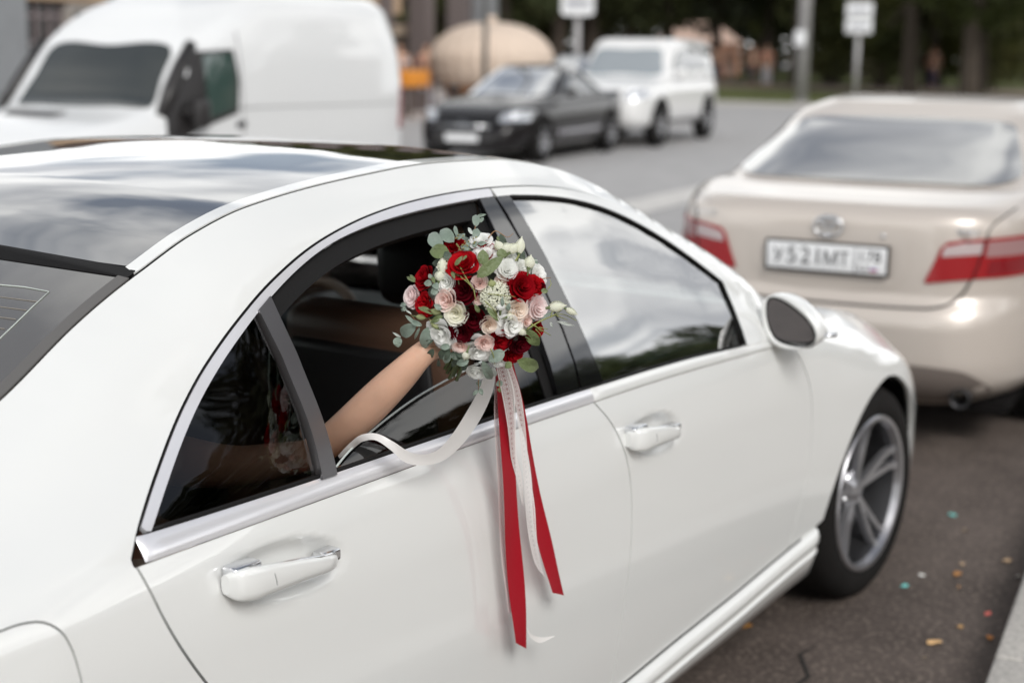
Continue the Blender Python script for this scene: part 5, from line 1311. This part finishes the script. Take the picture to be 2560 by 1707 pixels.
# ------------------------------------------------------------------ setting; street axes: e along the kerb, n away from the camera's pavement
AZ = R(10.2)
EE = Vector((math.cos(AZ), math.sin(AZ), 0)); NN = Vector((-math.sin(AZ), math.cos(AZ), 0)); O0 = Vector((.47, -1.30, 0))
def W(a, b, z=0.): p = O0 + EE * a + NN * b; return (p.x, p.y, z)
def sheet(name, pts, z, mat, kind='structure', thick=None):
    n = len(pts)
    if thick is None: o = meshobj(name, [W(a, b, z) for a, b in pts], [tuple(range(n))], mat, None, False)
    else:
        V = [W(a, b, z - thick) for a, b in pts] + [W(a, b, z) for a, b in pts]
        o = meshobj(name, V, [tuple(range(n, 2 * n)), tuple(reversed(range(n)))] + [(i, (i + 1) % n, n + (i + 1) % n, n + i) for i in range(n)], mat, None, False)
    if kind: o['kind'] = kind
    return o
def asphalt(name, c1, c2, c3, stone=.25):
    m, n, l = _mat(name); p = n['Principled BSDF']; p.inputs['Roughness'].default_value = .82
    t = n.new("ShaderNodeTexCoord")
    a = n.new("ShaderNodeTexNoise"); a.inputs['Scale'].default_value = 2.6; a.inputs['Detail'].default_value = 6
    b = n.new("ShaderNodeTexVoronoi"); b.inputs['Scale'].default_value = 110
    c = n.new("ShaderNodeTexNoise"); c.inputs['Scale'].default_value = 62; c.inputs['Detail'].default_value = 5
    for q in (a, b, c): l.new(t.outputs['Object'], q.inputs['Vector'])
    r1 = n.new("ShaderNodeValToRGB"); r1.color_ramp.elements[0].position = .32; r1.color_ramp.elements[1].position = .68
    r1.color_ramp.elements[0].color = (*c1, 1); r1.color_ramp.elements[1].color = (*c2, 1); l.new(a.outputs['Fac'], r1.inputs[0])
    r2 = n.new("ShaderNodeValToRGB"); r2.color_ramp.elements[0].position = .50; r2.color_ramp.elements[1].position = .66
    r2.color_ramp.elements[0].color = (0, 0, 0, 1); r2.color_ramp.elements[1].color = (stone, stone, stone, 1); l.new(c.outputs['Fac'], r2.inputs[0])
    mx_ = n.new("ShaderNodeMix"); mx_.data_type = 'RGBA'; l.new(r2.outputs[0], mx_.inputs['Factor']); l.new(r1.outputs[0], mx_.inputs['A']); mx_.inputs['B'].default_value = (*c3, 1)
    l.new(mx_.outputs['Result'], p.inputs['Base Color'])
    bp_ = n.new("ShaderNodeBump"); bp_.inputs['Strength'].default_value = .45; bp_.inputs['Distance'].default_value = .003
    l.new(b.outputs['Distance'], bp_.inputs['Height']); l.new(bp_.outputs['Normal'], p.inputs['Normal'])
    return m
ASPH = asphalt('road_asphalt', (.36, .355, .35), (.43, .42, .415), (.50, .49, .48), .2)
ASPD = asphalt('shaded_kerbside_asphalt', (.062, .047, .039), (.112, .088, .075), (.26, .21, .175), .5)  # parking lane asphalt; the shade on the near side is put into this brown
PAVE = pmat('pavement_stone', (.33, .30, .27), .85, var=.12, vscale=4, bump=.3, bscale=60)
KERB = pmat('granite_kerb', (.46, .44, .41), .8, var=.18, vscale=60, bump=.5, bscale=90)
GRASS = pmat('lawn', (.09, .105, .022), .9, var=.3, vscale=1.5)
LINEW = pmat('road_paint', (.62, .60, .57), .7, var=.1, vscale=5)
sheet('ground', [(-400, -400), (700, -400), (700, 700), (-400, 700)], -.02, pmat('earth', (.12, .10, .07), .95, var=.2, vscale=.5))
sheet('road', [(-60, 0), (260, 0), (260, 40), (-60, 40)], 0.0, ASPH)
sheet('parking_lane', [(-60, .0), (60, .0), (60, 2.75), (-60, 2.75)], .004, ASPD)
sheet('asphalt_crack', [(-1.25, .50), (-1.10, .47), (-.96, .53), (-.84, .50), (-.96, .54), (-1.10, .482), (-1.25, .512)], .007, pmat('crack_tar', (.02, .018, .016), .9))
sheet('pavement', [(-60, -9), (120, -9), (120, -.16), (-60, -.16)], .115, PAVE, thick=.13)
# kerb stones
m0 = None
kb = empty('kerb', (0, 0, 0)); kb['kind'] = 'structure'
for k in range(-9, 26):
    bm_ = MB(); bm_.box(.004, .996, -.16, 0, -.02, .12, .012)
    if m0 is None: o = bm_.build('kerb_stone', KERB, kb); m0 = o.data
    else: o = bpy.data.objects.new('kerb_stone', m0); COL.objects.link(o); o.parent = kb
    o.location = W(k, 0); o.rotation_euler = (0, 0, AZ)
# white line on the carriageway
o = sheet('road_marking', [(9.0, 4.55), (30, 4.55), (30, 4.75), (9.0, 4.75)], .008, LINEW)
mk = MB(); mk.add([(8.2, 5.05, .008), (14.2, 5.85, .008), (14.2, 6.45, .008), (7.6, 5.62, .008)], [(0, 1, 2, 3)]); tag(mk.build('road_marking', LINEW, None, smooth=False), kind='structure')
bpy.data.objects.remove(o)
# far verge: footprint seen beyond the carriageway
def flat(name, P, z, mat, thick=.12):
    m = MB(); m.prism(P, z - thick, z); o = m.build(name, mat, None, smooth=False); o['kind'] = 'structure'; return o
flat('far_kerb', [(36.0, 22.4), (36.0, 12.0), (42, -20), (42.25, -20), (36.25, 12.0), (36.25, 22.4)], .13, KERB, .15)
flat('grass_verge', [(36.25, 22.4), (36.25, 12.0), (42.25, -20), (120, -60), (140, 60), (66, 34)], .12, GRASS)
flat('gravel_path', [(50, 26.5), (49, -30), (54, -30), (57, 31)], .135, pmat('path_gravel', (.36, .28, .23), .9, var=.1, vscale=3), .02)
flat('kiosk_square', [(17, 17.5), (36.0, 22.4), (66, 34), (60, 70), (6, 60), (0, 22)], .02, pmat('plaza_paving', (.46, .41, .385), .85, var=.08, vscale=2), .03)

# ---- trees
def leafcloud(rnd, blobs, n, size):
    V = []; F_ = []
    tot = sum(b[3] ** 2 for b in blobs)
    for (cx, cy, cz_, r_) in blobs:
        for _ in range(int(n * r_ * r_ / tot)):
            d = Vector((rnd.gauss(0, 1), rnd.gauss(0, 1), rnd.gauss(0, 1))).normalized() * r_ * rnd.uniform(.55, 1.08) ** .6
            p = Vector((cx, cy, cz_)) + Vector((d.x, d.y, d.z * .85))
            a = Vector((rnd.gauss(0, 1), rnd.gauss(0, 1), rnd.gauss(0, .6))).normalized(); b = a.orthogonal().normalized(); s_ = size * rnd.uniform(.6, 1.4)
            i = len(V); V += [p - a * s_, p + b * s_ * .5, p + a * s_, p - b * s_ * .5]; F_.append((i, i + 1, i + 2, i + 3))
    return V, F_
FOL = [pmat('foliage_dark', (.030, .040, .012), .7, col2=(.062, .072, .020), vscale=.8, trans=.12), pmat('foliage_olive', (.045, .058, .014), .7, col2=(.12, .12, .035), vscale=.6, trans=.15), pmat('foliage_green', (.05, .075, .02), .7, col2=(.10, .12, .035), vscale=.6, trans=.2)]
BARK = pmat('bark', (.055, .042, .032), .9, var=.2, vscale=6, bump=.6, bscale=14)
def tree_meshes(seed, h, crown_r, base, mat, n=4500, size=.16):
    rnd = random.Random(seed); blobs = []
    for k in range(15):
        a = rnd.uniform(0, 6.28); rr_ = rnd.uniform(0, crown_r * .72); z = base + (h - base) * rnd.uniform(.12, .92)
        k2 = 1 - abs((z - base) / (h - base) - .45) * 1.1
        blobs.append((rr_ * math.cos(a) * k2, rr_ * math.sin(a) * k2, z, crown_r * rnd.uniform(.30, .48)))
    V, F_ = leafcloud(rnd, blobs, n, size)
    me = bpy.data.meshes.new('crown'); me.from_pydata([tuple(v) for v in V], [], F_); me.materials.append(mat)
    m = MB(); m.tube([(0, 0, -.1), (.02, .01, h * .2), (.08, -.05, h * .5), (.05, .03, h * .8)], [h * .030, h * .022, h * .014, h * .005], 9)
    for b in blobs[:9]: m.tube([(.04, 0, h * rnd.uniform(.25, .5)), (b[0] * .5, b[1] * .5, b[2] - .5), (b[0], b[1], b[2])], [h * .010, h * .007, h * .003], 6)
    mt = bpy.data.meshes.new('trunk'); mt.from_pydata(m.v, [], m.f); mt.materials.append(BARK)
    return me, mt
TM = [tree_meshes(1, 11, 3.6, 2.0, FOL[0], 6500, .20), tree_meshes(2, 12, 3.8, 1.4, FOL[1], 6500, .20), tree_meshes(3, 9, 3.0, 1.6, FOL[2], 6000, .16), tree_meshes(4, 3.4, 2.0, .2, FOL[1], 3500, .13)]
def tree(name, x, y, k, label, group, sc=1., rz=0.):
    t = empty(name, (x, y, 0), rz, label, 'shrub' if k == 3 else 'tree', group); t.scale = (sc, sc, sc)
    for nm, me in zip(('crown', 'trunk'), TM[k]):
        o = bpy.data.objects.new(nm, me); COL.objects.link(o); o.parent = t
    return t
def gp(px, depth, z=0.):
    """ground point under photo column px at a distance"""
    a = (px - 1280) / 3700.51; b = (CAM_P.z + depth * _f.z + depth * _r2.z * a - z) / (depth * _u2.z)
    return CAM_P + (_f + _r2 * a - _u2 * b) * depth
rnd = random.Random(12)
i = 0
for row, (dep, step, off_) in enumerate(((58, 150, 0), (72, 130, 60), (90, 120, 20))):
    for px in range(820 + off_, 2760, step):
        if row == 0 and 1500 < px < 1960: continue
        p = gp(px + rnd.uniform(-30, 30), dep + rnd.uniform(-5, 5)); k = rnd.choice((0, 0, 1))
        tree('park_tree', p.x, p.y, k, ('dark green', 'olive green')[k] + ' broad-leaved tree in the ' + ('front', 'middle', 'rear')[row] + ' row of the park belt behind the far lawn', 'trees of the park belt behind the lawn', rnd.uniform(.95, 1.25), rnd.uniform(0, 6.28)); i += 1
for px, dep, k, sc, nm in ((2270, 52, 1, .95, 'olive green tree with hanging boughs on the lawn right of the double sign'), (1480, 60, 1, .9, 'olive tree behind the cream dome kiosk'), (2420, 47, 0, 1.05, 'dark tree at the right edge of the lawn'), (2600, 50, 1, .9, 'olive tree leaving the frame on the right')):
    p = gp(px, dep); tree('lawn_tree', p.x, p.y, k, nm, None, sc, rnd.uniform(0, 6))
for px, dep, sc in ((2200, 60, 1.0), (2350, 63, 1.2), (2480, 58, 1.0), (2090, 64, 1.1), (1330, 62, 1.3), (1060, 60, 1.3)):
    p = gp(px, dep); tree('shrub', p.x, p.y, 3, ('low dark shrub right of the double sign under the park trees' if px > 2000 else 'low dark shrub under the park trees behind the cream dome kiosk'), 'shrubs under the park trees', sc, rnd.uniform(0, 6))
# the wood behind reads as one mass
V, F_ = [], []
rr_ = random.Random(4)
bl = []
for px in range(600, 2800, 60):
    for zz in (2, 6, 10, 14):
        p = gp(px, 104 + rr_.uniform(-4, 4)); bl.append((p.x, p.y, zz + rr_.uniform(-1, 1), rr_.uniform(3.0, 4.2)))
V, F_ = leafcloud(rr_, bl, 42000, .45)
o = meshobj('woodland', [tuple(v) for v in V], F_, FOL[0], None, False); o['kind'] = 'stuff'; o['label'] = 'dense dark woodland closing the view behind the park trees'
# street trees on the camera's own pavement (they show in the panes and the paint)
for a, b, k, sc in ((-8, -17, 2, .9), (8, -15, 2, .80), (13.5, -15, 0, .70), (19, -14.0, 2, .88), (26, -14, 0, .88), (34, -13.5, 2, 1.2), (-18, -9, 0, .8), (-27, -8, 2, .9), (-38, -7, 0, 1.0), (-30, -4, 0, .8), (-21, -3.2, 2, .8)):
    p = W(a, b); tree('street_tree', p[0], p[1], k, 'street tree on the near pavement, seen only as a reflection', 'street trees behind the camera', sc, rnd.uniform(0, 6))
TM.append(tree_meshes(9, 10.5, 3.2, 4.9, FOL[0], 7000, .16))
for az_, d_, k, sc in ((-21, 24, 0, .72), (-27, 31, 1, .78), (-31, 20, 2, .78), (-38, 19, 0, .70), (-50, 7.5, 4, .95)):
    x_, y_ = -1.5 + d_ * math.cos(R(az_)), -.9 + d_ * math.sin(R(az_)); tree('street_tree', x_, y_, k, 'street tree on the near pavement, seen only as a reflection', 'street trees behind the camera', sc, rnd.uniform(0, 6))
# terrace behind the camera
STONE = pmat('facade_brown', (.26, .19, .145), .85, var=.1, vscale=2, bump=.2, bscale=20); DARKW = pmat('facade_window', (.02, .022, .025), .05, coat=1.0)
def building(name, a0, a1, b0, b1, h, label, cols, rows, w=1.2, hh=1.7, z0=1.0, mat=STONE, faceb=None):
    t = empty(name, (0, 0, 0), 0, label, 'building')
    m = MB(); V = [W(a, b, 0) for a, b in ((a0, b0), (a1, b0), (a1, b1), (a0, b1))]; m.prism([v[:2] for v in V], 0, h); m.build('wall', mat, t, smooth=False)
    fb = b0 if faceb is None else faceb; sgn = -1 if fb == b0 else 1
    me = None
    for i_ in range(cols):
        for j in range(rows):
            a = a0 + (i_ + .5) * (a1 - a0) / cols; z = z0 + j * 3.3
            f = MB(); f.box(-w / 2 - .1, w / 2 + .1, -.06, .06, -.1, hh + .1)
            o = f.build('window', PAVE, t, smooth=False); o.location = W(a, fb, z); o.rotation_euler = (0, 0, AZ)
            g = MB(); g.box(-w / 2, w / 2, -.08, .08, 0, hh); g.build('pane', DARKW, o, smooth=False)
    return t
building('terrace_building', -45, 70, -40, -30, 7, 'brown terrace behind the near pavement, seen only as a reflection', 26, 2, faceb=-30)

# ---- building behind the van
t = empty('stone_building', (0, 0, 0), 0, 'brown and grey building with a barred dark window behind the white van', 'building')
B0 = gp(35, 24); B1 = gp(1000, 37)
ux = (B1 - B0); ux.z = 0; LB = ux.length; ux.normalize(); uy = Vector((-ux.y, ux.x, 0))
def bq(a, b, z): p = B0 + ux * a + uy * b; return (p.x, p.y, z)
def bbox(name, a0, a1, b0, b1, z0, z1, mat, parent, bev=0): 
    m = MB(); m.box(a0, a1, b0, b1, z0, z1, bev); m.map(lambda x, y, z: bq(x, y, z)); return m.build(name, mat, parent, smooth=False)
TAN = pmat('tan_cornice', (.42, .30, .20), .8, var=.1, vscale=3); GREYC = pmat('grey_pier', (.25, .26, .27), .8, var=.06, vscale=3); LILAC = pmat('window_bar_paint', (.20, .165, .165), .6); BROWN = pmat('brown_facing', (.10, .07, .055), .8, var=.15, vscale=2)
bbox('wall', -6, LB, .3, 6, 0, 4.2, BROWN, t)
bbox('pier', -6.0, .30, -.15, .3, 0, 4.3, GREYC, t)
bbox('cornice', .30, 8, -.1, .3, 2.36, 3.4, TAN, t)
bbox('fascia', 8, LB, -.05, .3, 2.42, 3.4, TAN, t)
w0 = bbox('window', .36, 1.35, .05, .3, .3, 2.30, pmat('window_dark', (.012, .010, .009), .2), t)
for a in (.36, .72, 1.05, 1.33): bbox('glazing_bar', a - .03, a + .03, .0, .05, .3, 2.30, LILAC, w0)
for z in (.35, .78, 1.22, 1.66, 2.1): bbox('glazing_bar', .36, 1.36, -.01, .05, z - .03, z + .03, LILAC, w0)
bbox('window_frame', 1.42, 1.56, -.08, .3, .3, 2.32, PAVE, t); bbox('window_frame', 1.56, 2.4, -.08, .3, 2.2, 2.32, PAVE, t)
bbox('window', 1.56, 2.4, .05, .3, .3, 2.2, MATS['window_dark'], t)
bbox('pier', 2.45, 3.2, -.12, .3, 0, 3.2, GREYC, t)
for k in range(5): bbox('pier', 8.2 + k * 2.4, 8.7 + k * 2.4, -.2, .3, 0, 5, pmat('mauve_pier_%d' % k, (.14, .115, .11), .8), t)

# ---- columns, poles and signs
GALV = pmat('galvanised_steel', (.42, .41, .41), .55, metal=.3, var=.08, vscale=5); DKPOLE = pmat('dark_pole_paint', (.14, .14, .135), .5)
def pole(name, px, dep, r_, h, mat, label, cat, z0=0.):
    p = gp(px, dep); t = empty(name, (p.x, p.y, 0), AZ, label, cat)
    m = MB(); m.tube([(0, 0, z0), (0, 0, h)], [r_, r_ * .85], 16); m.build('pole', mat, t); m = MB(); m.lathe([(.001, .0), (r_ * 1.8, 0), (r_ * 1.8, .04), (r_ * 1.1, .16), (r_ * .9, .18)], 16); m.build('base', mat, t)
    return t
pole('street_lamp', 1212, 30, .055, 9, DKPOLE, 'thin dark grey pole standing in front of the cream dome', 'pole')
pole('concrete_column', 1212, 46, .42, 9, GREYC, 'wide pale grey column behind the cream dome kiosk', 'column')
t = pole('street_lamp', 2002, 44, .20, 10, GALV, 'thick grey lamp post on the lawn edge with a small white notice', 'lamp post')
m = MB(); m.box(-.32, -.20, -.16, .16, 1.75, 2.20, .02); m.map(lambda x, y, z: (x, y + .05, z)); m.build('notice', PLW, t)
def vis_dir(p): v = CAM_P - Vector(p); return math.atan2(v.y, v.x)
def sign(px, dep, w, z0, z1, label, rows=1, roundc=.06):
    p = gp(px, dep); rz = math.atan2(CAM_P.y - p.y, CAM_P.x - p.x) + R(90)
    t = empty('road_sign', (p.x, p.y, 0), rz, label, 'sign')
    m = MB(); m.tube([(0, 0, 0), (0, 0, z0 + .2)], .09 if rows == 1 else .07, 10); m.build('pole', GALV, t)
    zz = z0
    for k in range(rows):
        h = (z1 - z0) / rows
        m = MB(); m.box(-w / 2, w / 2, -.12, -.08, zz + .02, zz + h - .02, .04 if rows > 1 else min(.12, h / 3)); b = m.build('sign_board', PLW, t)
        m = MB(); m.box(-w * .34, w * .34, -.125, -.119, zz + h * .38, zz + h * .62); m.build('sign_stripe', pmat('stripe_grey_%d%d' % (px, k), (.35, .36, .40), .6), b, smooth=False)
        zz += h
    return t
sign(1440, 42, .93, 2.52, 3.25, 'rounded white road sign on a grey post above the white off-roader')
sign(2136, 44, .76, 2.12, 3.05, 'two white plates one above the other on a thin post over the beige car', 2)

# ---- cream ribbed dome kiosk
p = gp(1228, 38); t = empty('dome_kiosk', (p.x, p.y, 0), 0, 'cream ribbed dome-shaped street kiosk behind the black saloon', 'kiosk')
CREAM = pmat('cream_canvas', (.66, .54, .44), .7, var=.05, vscale=3); ORB = pmat('orange_brown_base', (.28, .13, .05), .7, var=.1, vscale=4)
nr_ = 30
for k in range(nr_):
    V = []; n_ = 14
    for j in range(n_ + 1):
        q = j / n_; a = q * R(128); r_ = 1.50 * math.sin(a) ** .92 * (1.0 if a < R(90) else .96) + .05; z = 1.27 + (1.0 * math.cos(a) if a < R(90) else .95 * math.cos(a))
        for i_ in range(5):
            u = i_ / 4; an = 2 * math.pi * (k + u) / nr_; bul = 1 + .045 * math.sin(math.pi * u)
            V.append((r_ * bul * math.cos(an), r_ * bul * math.sin(an), z))
    meshobj('rib', V, [(j * 5 + i_, (j + 1) * 5 + i_, (j + 1) * 5 + i_ + 1, j * 5 + i_ + 1) for j in range(n_) for i_ in range(4)], CREAM, t)
m = MB(); m.lathe([(1.30, .72), (1.18, .50), (.95, .20), (.9, 0.02), (.001, 0.02)], 32); m.build('base', ORB, t)
m = MB(); m.lathe([(.001, 2.44), (.10, 2.42), (.14, 2.34), (.10, 2.28), (.2, 2.24)], 16); m.build('finial', CREAM, t)
p = gp(1040, 39); t = empty('arched_canopy', (p.x, p.y, 0), R(-38), 'beige curved canopy arm reaching left from the dome kiosk', 'canopy')
m = MB(); V = []
for k in range(17):
    q = k / 16; x = -1.1 + 2.1 * q; z = 2.20 - .95 * max(0, (q - .45) / .55) ** 1.7 - .22 * max(0, (.35 - q) / .35) ** 2
    for (y, dz_) in ((-.3, 0), (.3, 0), (.3, -.26), (-.3, -.26)): V.append((x, y, z + dz_))
m.add(V, [(i_ * 4 + j, (i_ + 1) * 4 + j, (i_ + 1) * 4 + (j + 1) % 4, i_ * 4 + (j + 1) % 4) for i_ in range(16) for j in range(4)] + [(0, 1, 2, 3), (64, 67, 66, 65)])
m.build('canopy_arm', pmat('canopy_beige', (.40, .32, .24), .7), t, sharp=SH)
m = MB(); m.tube([(-.9, 0, 0), (-.9, 0, 2.0)], .04, 8); m.tube([(.95, 0, 0), (.95, 0, 1.2)], .04, 8); m.build('post', DKPOLE, t)
# orange stall
p = gp(1018, 35); t = empty('orange_stall_table', (p.x, p.y, 0), AZ, 'stall table with a bright orange cover left of the dome kiosk', 'table')
ORG = pmat('orange_cloth', (.72, .27, .03), .8, var=.12, vscale=6)
m = MB(); m.box(-.48, .48, -.35, .35, .72, 1.10, .04); m.build('cover', ORG, t)
for sx in (-.42, .42):
    for sy in (-.3, .3): m = MB(); m.box(sx - .03, sx + .03, sy - .03, sy + .03, 0, .72); m.build('leg', BROWN, t, smooth=False)
# scraps and leaves on the asphalt
SC_ = [('paper_scrap', .974, -.865, (.18, .55, .50), .020, 'pale teal paper scrap lying furthest from the kerb, by the beige car', 'confetti'),
 ('paper_scrap', .143, -.990, (.20, .62, .58), .017, 'teal confetti scrap near the front wheel of the white saloon', 'confetti'),
 ('paper_scrap', .272, -1.00, (.72, .72, .68), .012, 'small whitish scrap between the front wheel and the kerb', 'confetti'),
 ('paper_scrap', .063, -1.286, (.85, .20, .16), .016, 'coral red confetti scrap beside the kerb', 'confetti'),
 ('paper_scrap', .455, -1.262, (.80, .77, .66), .016, 'pale cream scrap against the kerb at the frame edge', 'confetti'),
 ('paper_scrap', -.379, -1.363 + .12, (.75, .68, .50), .010, 'tiny pale scrap nearest to the camera by the kerb', 'confetti'),
 ('fallen_leaf', .349, -1.095, (.55, .26, .08), .024, 'orange brown fallen leaf midway between wheel and kerb', 'leaf'),
 ('fallen_leaf', .458, -1.075, (.55, .40, .26), .015, 'light tan leaf just beyond the orange brown leaf', 'leaf'),
 ('fallen_leaf', .813, -.967, (.42, .32, .20), .014, 'dull tan leaf close to the furthest teal scrap', 'leaf'),
 ('fallen_leaf', .578, -1.190, (.60, .42, .25), .018, 'yellow tan leaf by the kerb near the frame edge', 'leaf'),
 ('fallen_leaf', .23, -1.14, (.50, .28, .12), .010, 'tiny rust leaf beside the larger orange brown one', 'leaf'),
 ('fallen_leaf', -.124, -1.35, (.62, .24, .05), .018, 'bright orange leaf touching the kerb foot', 'leaf'),
 ('fallen_leaf', -.262, -1.235, (.66, .42, .20), .024, 'large pale orange leaf in the bottom right of the picture', 'leaf'),
 ('fallen_leaf', -.10, -1.25, (.50, .30, .12), .011, 'small brown leaf between the coral scrap and the pale orange leaf', 'leaf'),
 ('fallen_leaf', -.483, -.72, (.45, .22, .06), .024, 'dark orange leaf in the shade under the sill of the white saloon', 'leaf')]
rnd = random.Random(21)
for nm, x, y, c, s_, lb, ct in SC_:
    V = []; k = 9
    if nm == 'paper_scrap':
        a = rnd.uniform(0, 3); V = [(s_ * math.cos(a + q) * f_, s_ * math.sin(a + q) * f_ * .6, .010 + .003 * math.sin(3 * q)) for q, f_ in ((.5, 1), (2.6, .95), (3.64, 1.05), (5.8, .9))]; F_ = [(0, 1, 2), (0, 2, 3)]
    else:
        a = rnd.uniform(0, 3); V = [(0, 0, .012)]
        for q in range(k): an = 2 * math.pi * q / k; r_ = s_ * (1 + .35 * math.cos(an * 3 + a) * (q % 2) + .2 * math.cos(an)); V.append((r_ * math.cos(an), r_ * .62 * math.sin(an), .009 + rnd.uniform(0, .008)))
        F_ = [(0, q + 1, (q + 1) % k + 1) for q in range(k)]
    o = meshobj(nm, V, F_, pmat('scrap_%s_%d' % (nm, int(x * 1000)), c, .7), None, False, (x, y, .0)); o.rotation_euler = (0, 0, rnd.uniform(0, 6)); tag(o, lb, ct)

# ---- people far off
def person(px, dep, top, bottom, label, h=1.72, rz=None, hair=(.03, .02, .015), arm=.18, group=None, stride=.12):
    p = gp(px, dep); t = empty('person', (p.x, p.y, .12 if dep > 50 else .02), rz if rz is not None else vis_dir(p), label, 'person', group)
    s_ = h / 1.72
    sk = MATS['skin']
    TOP = pmat('cloth_%d_t' % px, top, .8); BOT = pmat('cloth_%d_b' % px, bottom, .8)
    P = [(0, 0, .98, .12, .10), (0, 0, 1.18, .13, .10), (0, 0, 1.38, .17, .10), (0, 0, 1.47, .06, .06), (0, 0, 1.52, .055, .055), (.01, 0, 1.60, .085, .085), (.01, 0, 1.66, .075, .075)]
    E_2 = [(0, 1), (1, 2), (2, 3), (3, 4), (4, 5), (5, 6)]
    for q in (-1, 1):
        b = len(P); P += [(stride * q * .4, q * .10, .88, .085, .08), (stride * q * .9, q * .10, .48, .06, .06), (stride * q - .04, q * .10, .09, .04, .04), (stride * q + .10, q * .10, .04, .04, .03)]
        E_2 += [(0, b), (b, b + 1), (b + 1, b + 2), (b + 2, b + 3)]
        b = len(P); P += [(0, q * .20, 1.40, .05, .05), (-.03, q * .26, 1.12, .04, .04), (.08, q * .25, .88, .03, .03), (.10, q * .25, .80, .03, .02)]
        E_2 += [(2, b), (b, b + 1), (b + 1, b + 2), (b + 2, b + 3)]
    P = [(a * s_, b * s_, c * s_, d * s_, e * s_) for a, b, c, d, e in P]
    skinbody('body', P, E_2, sk, t, 1)
    skinbody('shirt', [(0, 0, .95 * s_, .145 * s_, .12 * s_), (0, 0, 1.2 * s_, .15 * s_, .115 * s_), (0, 0, 1.39 * s_, .185 * s_, .11 * s_), (-.01, -.235 * s_, 1.25 * s_, .055, .055), (-.01, .235 * s_, 1.25 * s_, .055, .055)], [(0, 1), (1, 2), (2, 3), (2, 4)], TOP, t, 1)
    skinbody('trousers', [(0, 0, .96 * s_, .15 * s_, .12 * s_), (stride * .8, .10 * s_, .50 * s_, .078, .078), (stride - .03, .10 * s_, .12 * s_, .06, .06), (-stride * .8, -.10 * s_, .50 * s_, .078, .078), (-stride - .03, -.10 * s_, .12 * s_, .06, .06)], [(0, 1), (1, 2), (0, 3), (3, 4)], BOT, t, 1)
    hm = MATS.get('hair_%d' % int(hair[0] * 100)) or pmat('hair_%d' % int(hair[0] * 100), hair, .6)
    skinbody('hair', [(-.02, 0, 1.66 * s_, .092, .088), (-.045, 0, 1.60 * s_, .085, .085)], [(0, 1)], hm, t, 1)
    return t
person(1915, 60, (.50, .015, .03), (.62, .62, .66), 'walker in a red top and pale trousers on the path by the lamp post')
person(1880, 62, (.06, .05, .07), (.10, .08, .10), 'person in dark clothes next to the walker in red')
for k, (px, dep, c1, c2, lb) in enumerate(((1700, 64, (.75, .62, .58), (.30, .30, .40), 'person in a pale pink top in the group on the far path'), (1735, 67, (.72, .70, .70), (.50, .42, .42), 'person in a whitish top in the middle of the far group'),
    (1765, 63, (.70, .66, .66), (.20, .18, .25), 'person in a white top and dark trousers in the far group'), (1795, 66, (.66, .40, .30), (.12, .11, .14), 'person in a salmon top, rightmost of the far group'), (1655, 66, (.40, .10, .06), (.08, .07, .10), 'person in a rust red top in the far group by the white off-roader'),
    (1000, 37, (.55, .56, .62), (.10, .08, .10), 'stallholder in a pale grey top behind the orange table'), (1035, 39, (.16, .09, .12), (.06, .04, .06), 'person in a dark plum coat by the orange table'), (1066, 38, (.26, .07, .09), (.50, .50, .55), 'person in a dark red top and pale trousers left of the dome kiosk'),
    (1678, 62, (.55, .30, .30), (.10, .10, .16), 'person in a dusty rose top beside the white off-roader roof'), (1718, 62, (.80, .78, .76), (.12, .10, .10), 'person in a bright white top and black trousers in the far group'),
    (1750, 70, (.62, .30, .22), (.40, .38, .42), 'person in a brick coloured top and grey trousers in the far group'), (1780, 69, (.30, .32, .42), (.10, .10, .12), 'person in a slate blue top in the far group'), (1825, 68, (.74, .50, .42), (.55, .50, .48), 'person in peach clothes near the walker in red'),
    (985, 40, (.60, .58, .60), (.30, .20, .18), 'person in a light top half hidden by the back of the van'), (1052, 42, (.30, .12, .16), (.10, .08, .10), 'person in a maroon jacket beneath the beige canopy arm'),
    (2330, 60, (.14, .05, .06), (.06, .05, .10), 'person in dark red clothes under the trees on the right'))):
    person(px, dep, c1, c2, lb)
# salmon pavilion beyond the trees
p = gp(1745, 84); rz = math.atan2(CAM_P.y - p.y, CAM_P.x - p.x) + R(90)
t = empty('salmon_pavilion', (p.x, p.y, 0), rz, 'sunlit salmon pink pavilion glimpsed behind the group on the far path', 'building')
SALM = pmat('salmon_render', (.78, .42, .28), .8, var=.1, vscale=.6)
m = MB(); m.box(-2.6, 2.3, 0, 4, 0, 1.9); m.build('wall', SALM, t, smooth=False)
m = MB(); m.add([(-2.8, -.2, 1.9), (2.5, -.2, 1.9), (2.5, 4, 1.9), (-2.8, 4, 1.9), (-.9, 1.8, 3.1), (.9, 1.8, 3.1)], [(0, 1, 5, 4), (1, 2, 5), (2, 3, 4, 5), (3, 0, 4)]); m.build('roof', pmat('pale_roof', (.72, .52, .42), .8), t, smooth=False)
for k in range(4): m = MB(); m.box(-2.0 + k * 1.15, -1.5 + k * 1.15, -.05, .05, .5, 1.4); m.build('window', pmat('pavilion_window_%d' % k, (.35, .25, .22), .5), t, smooth=False)
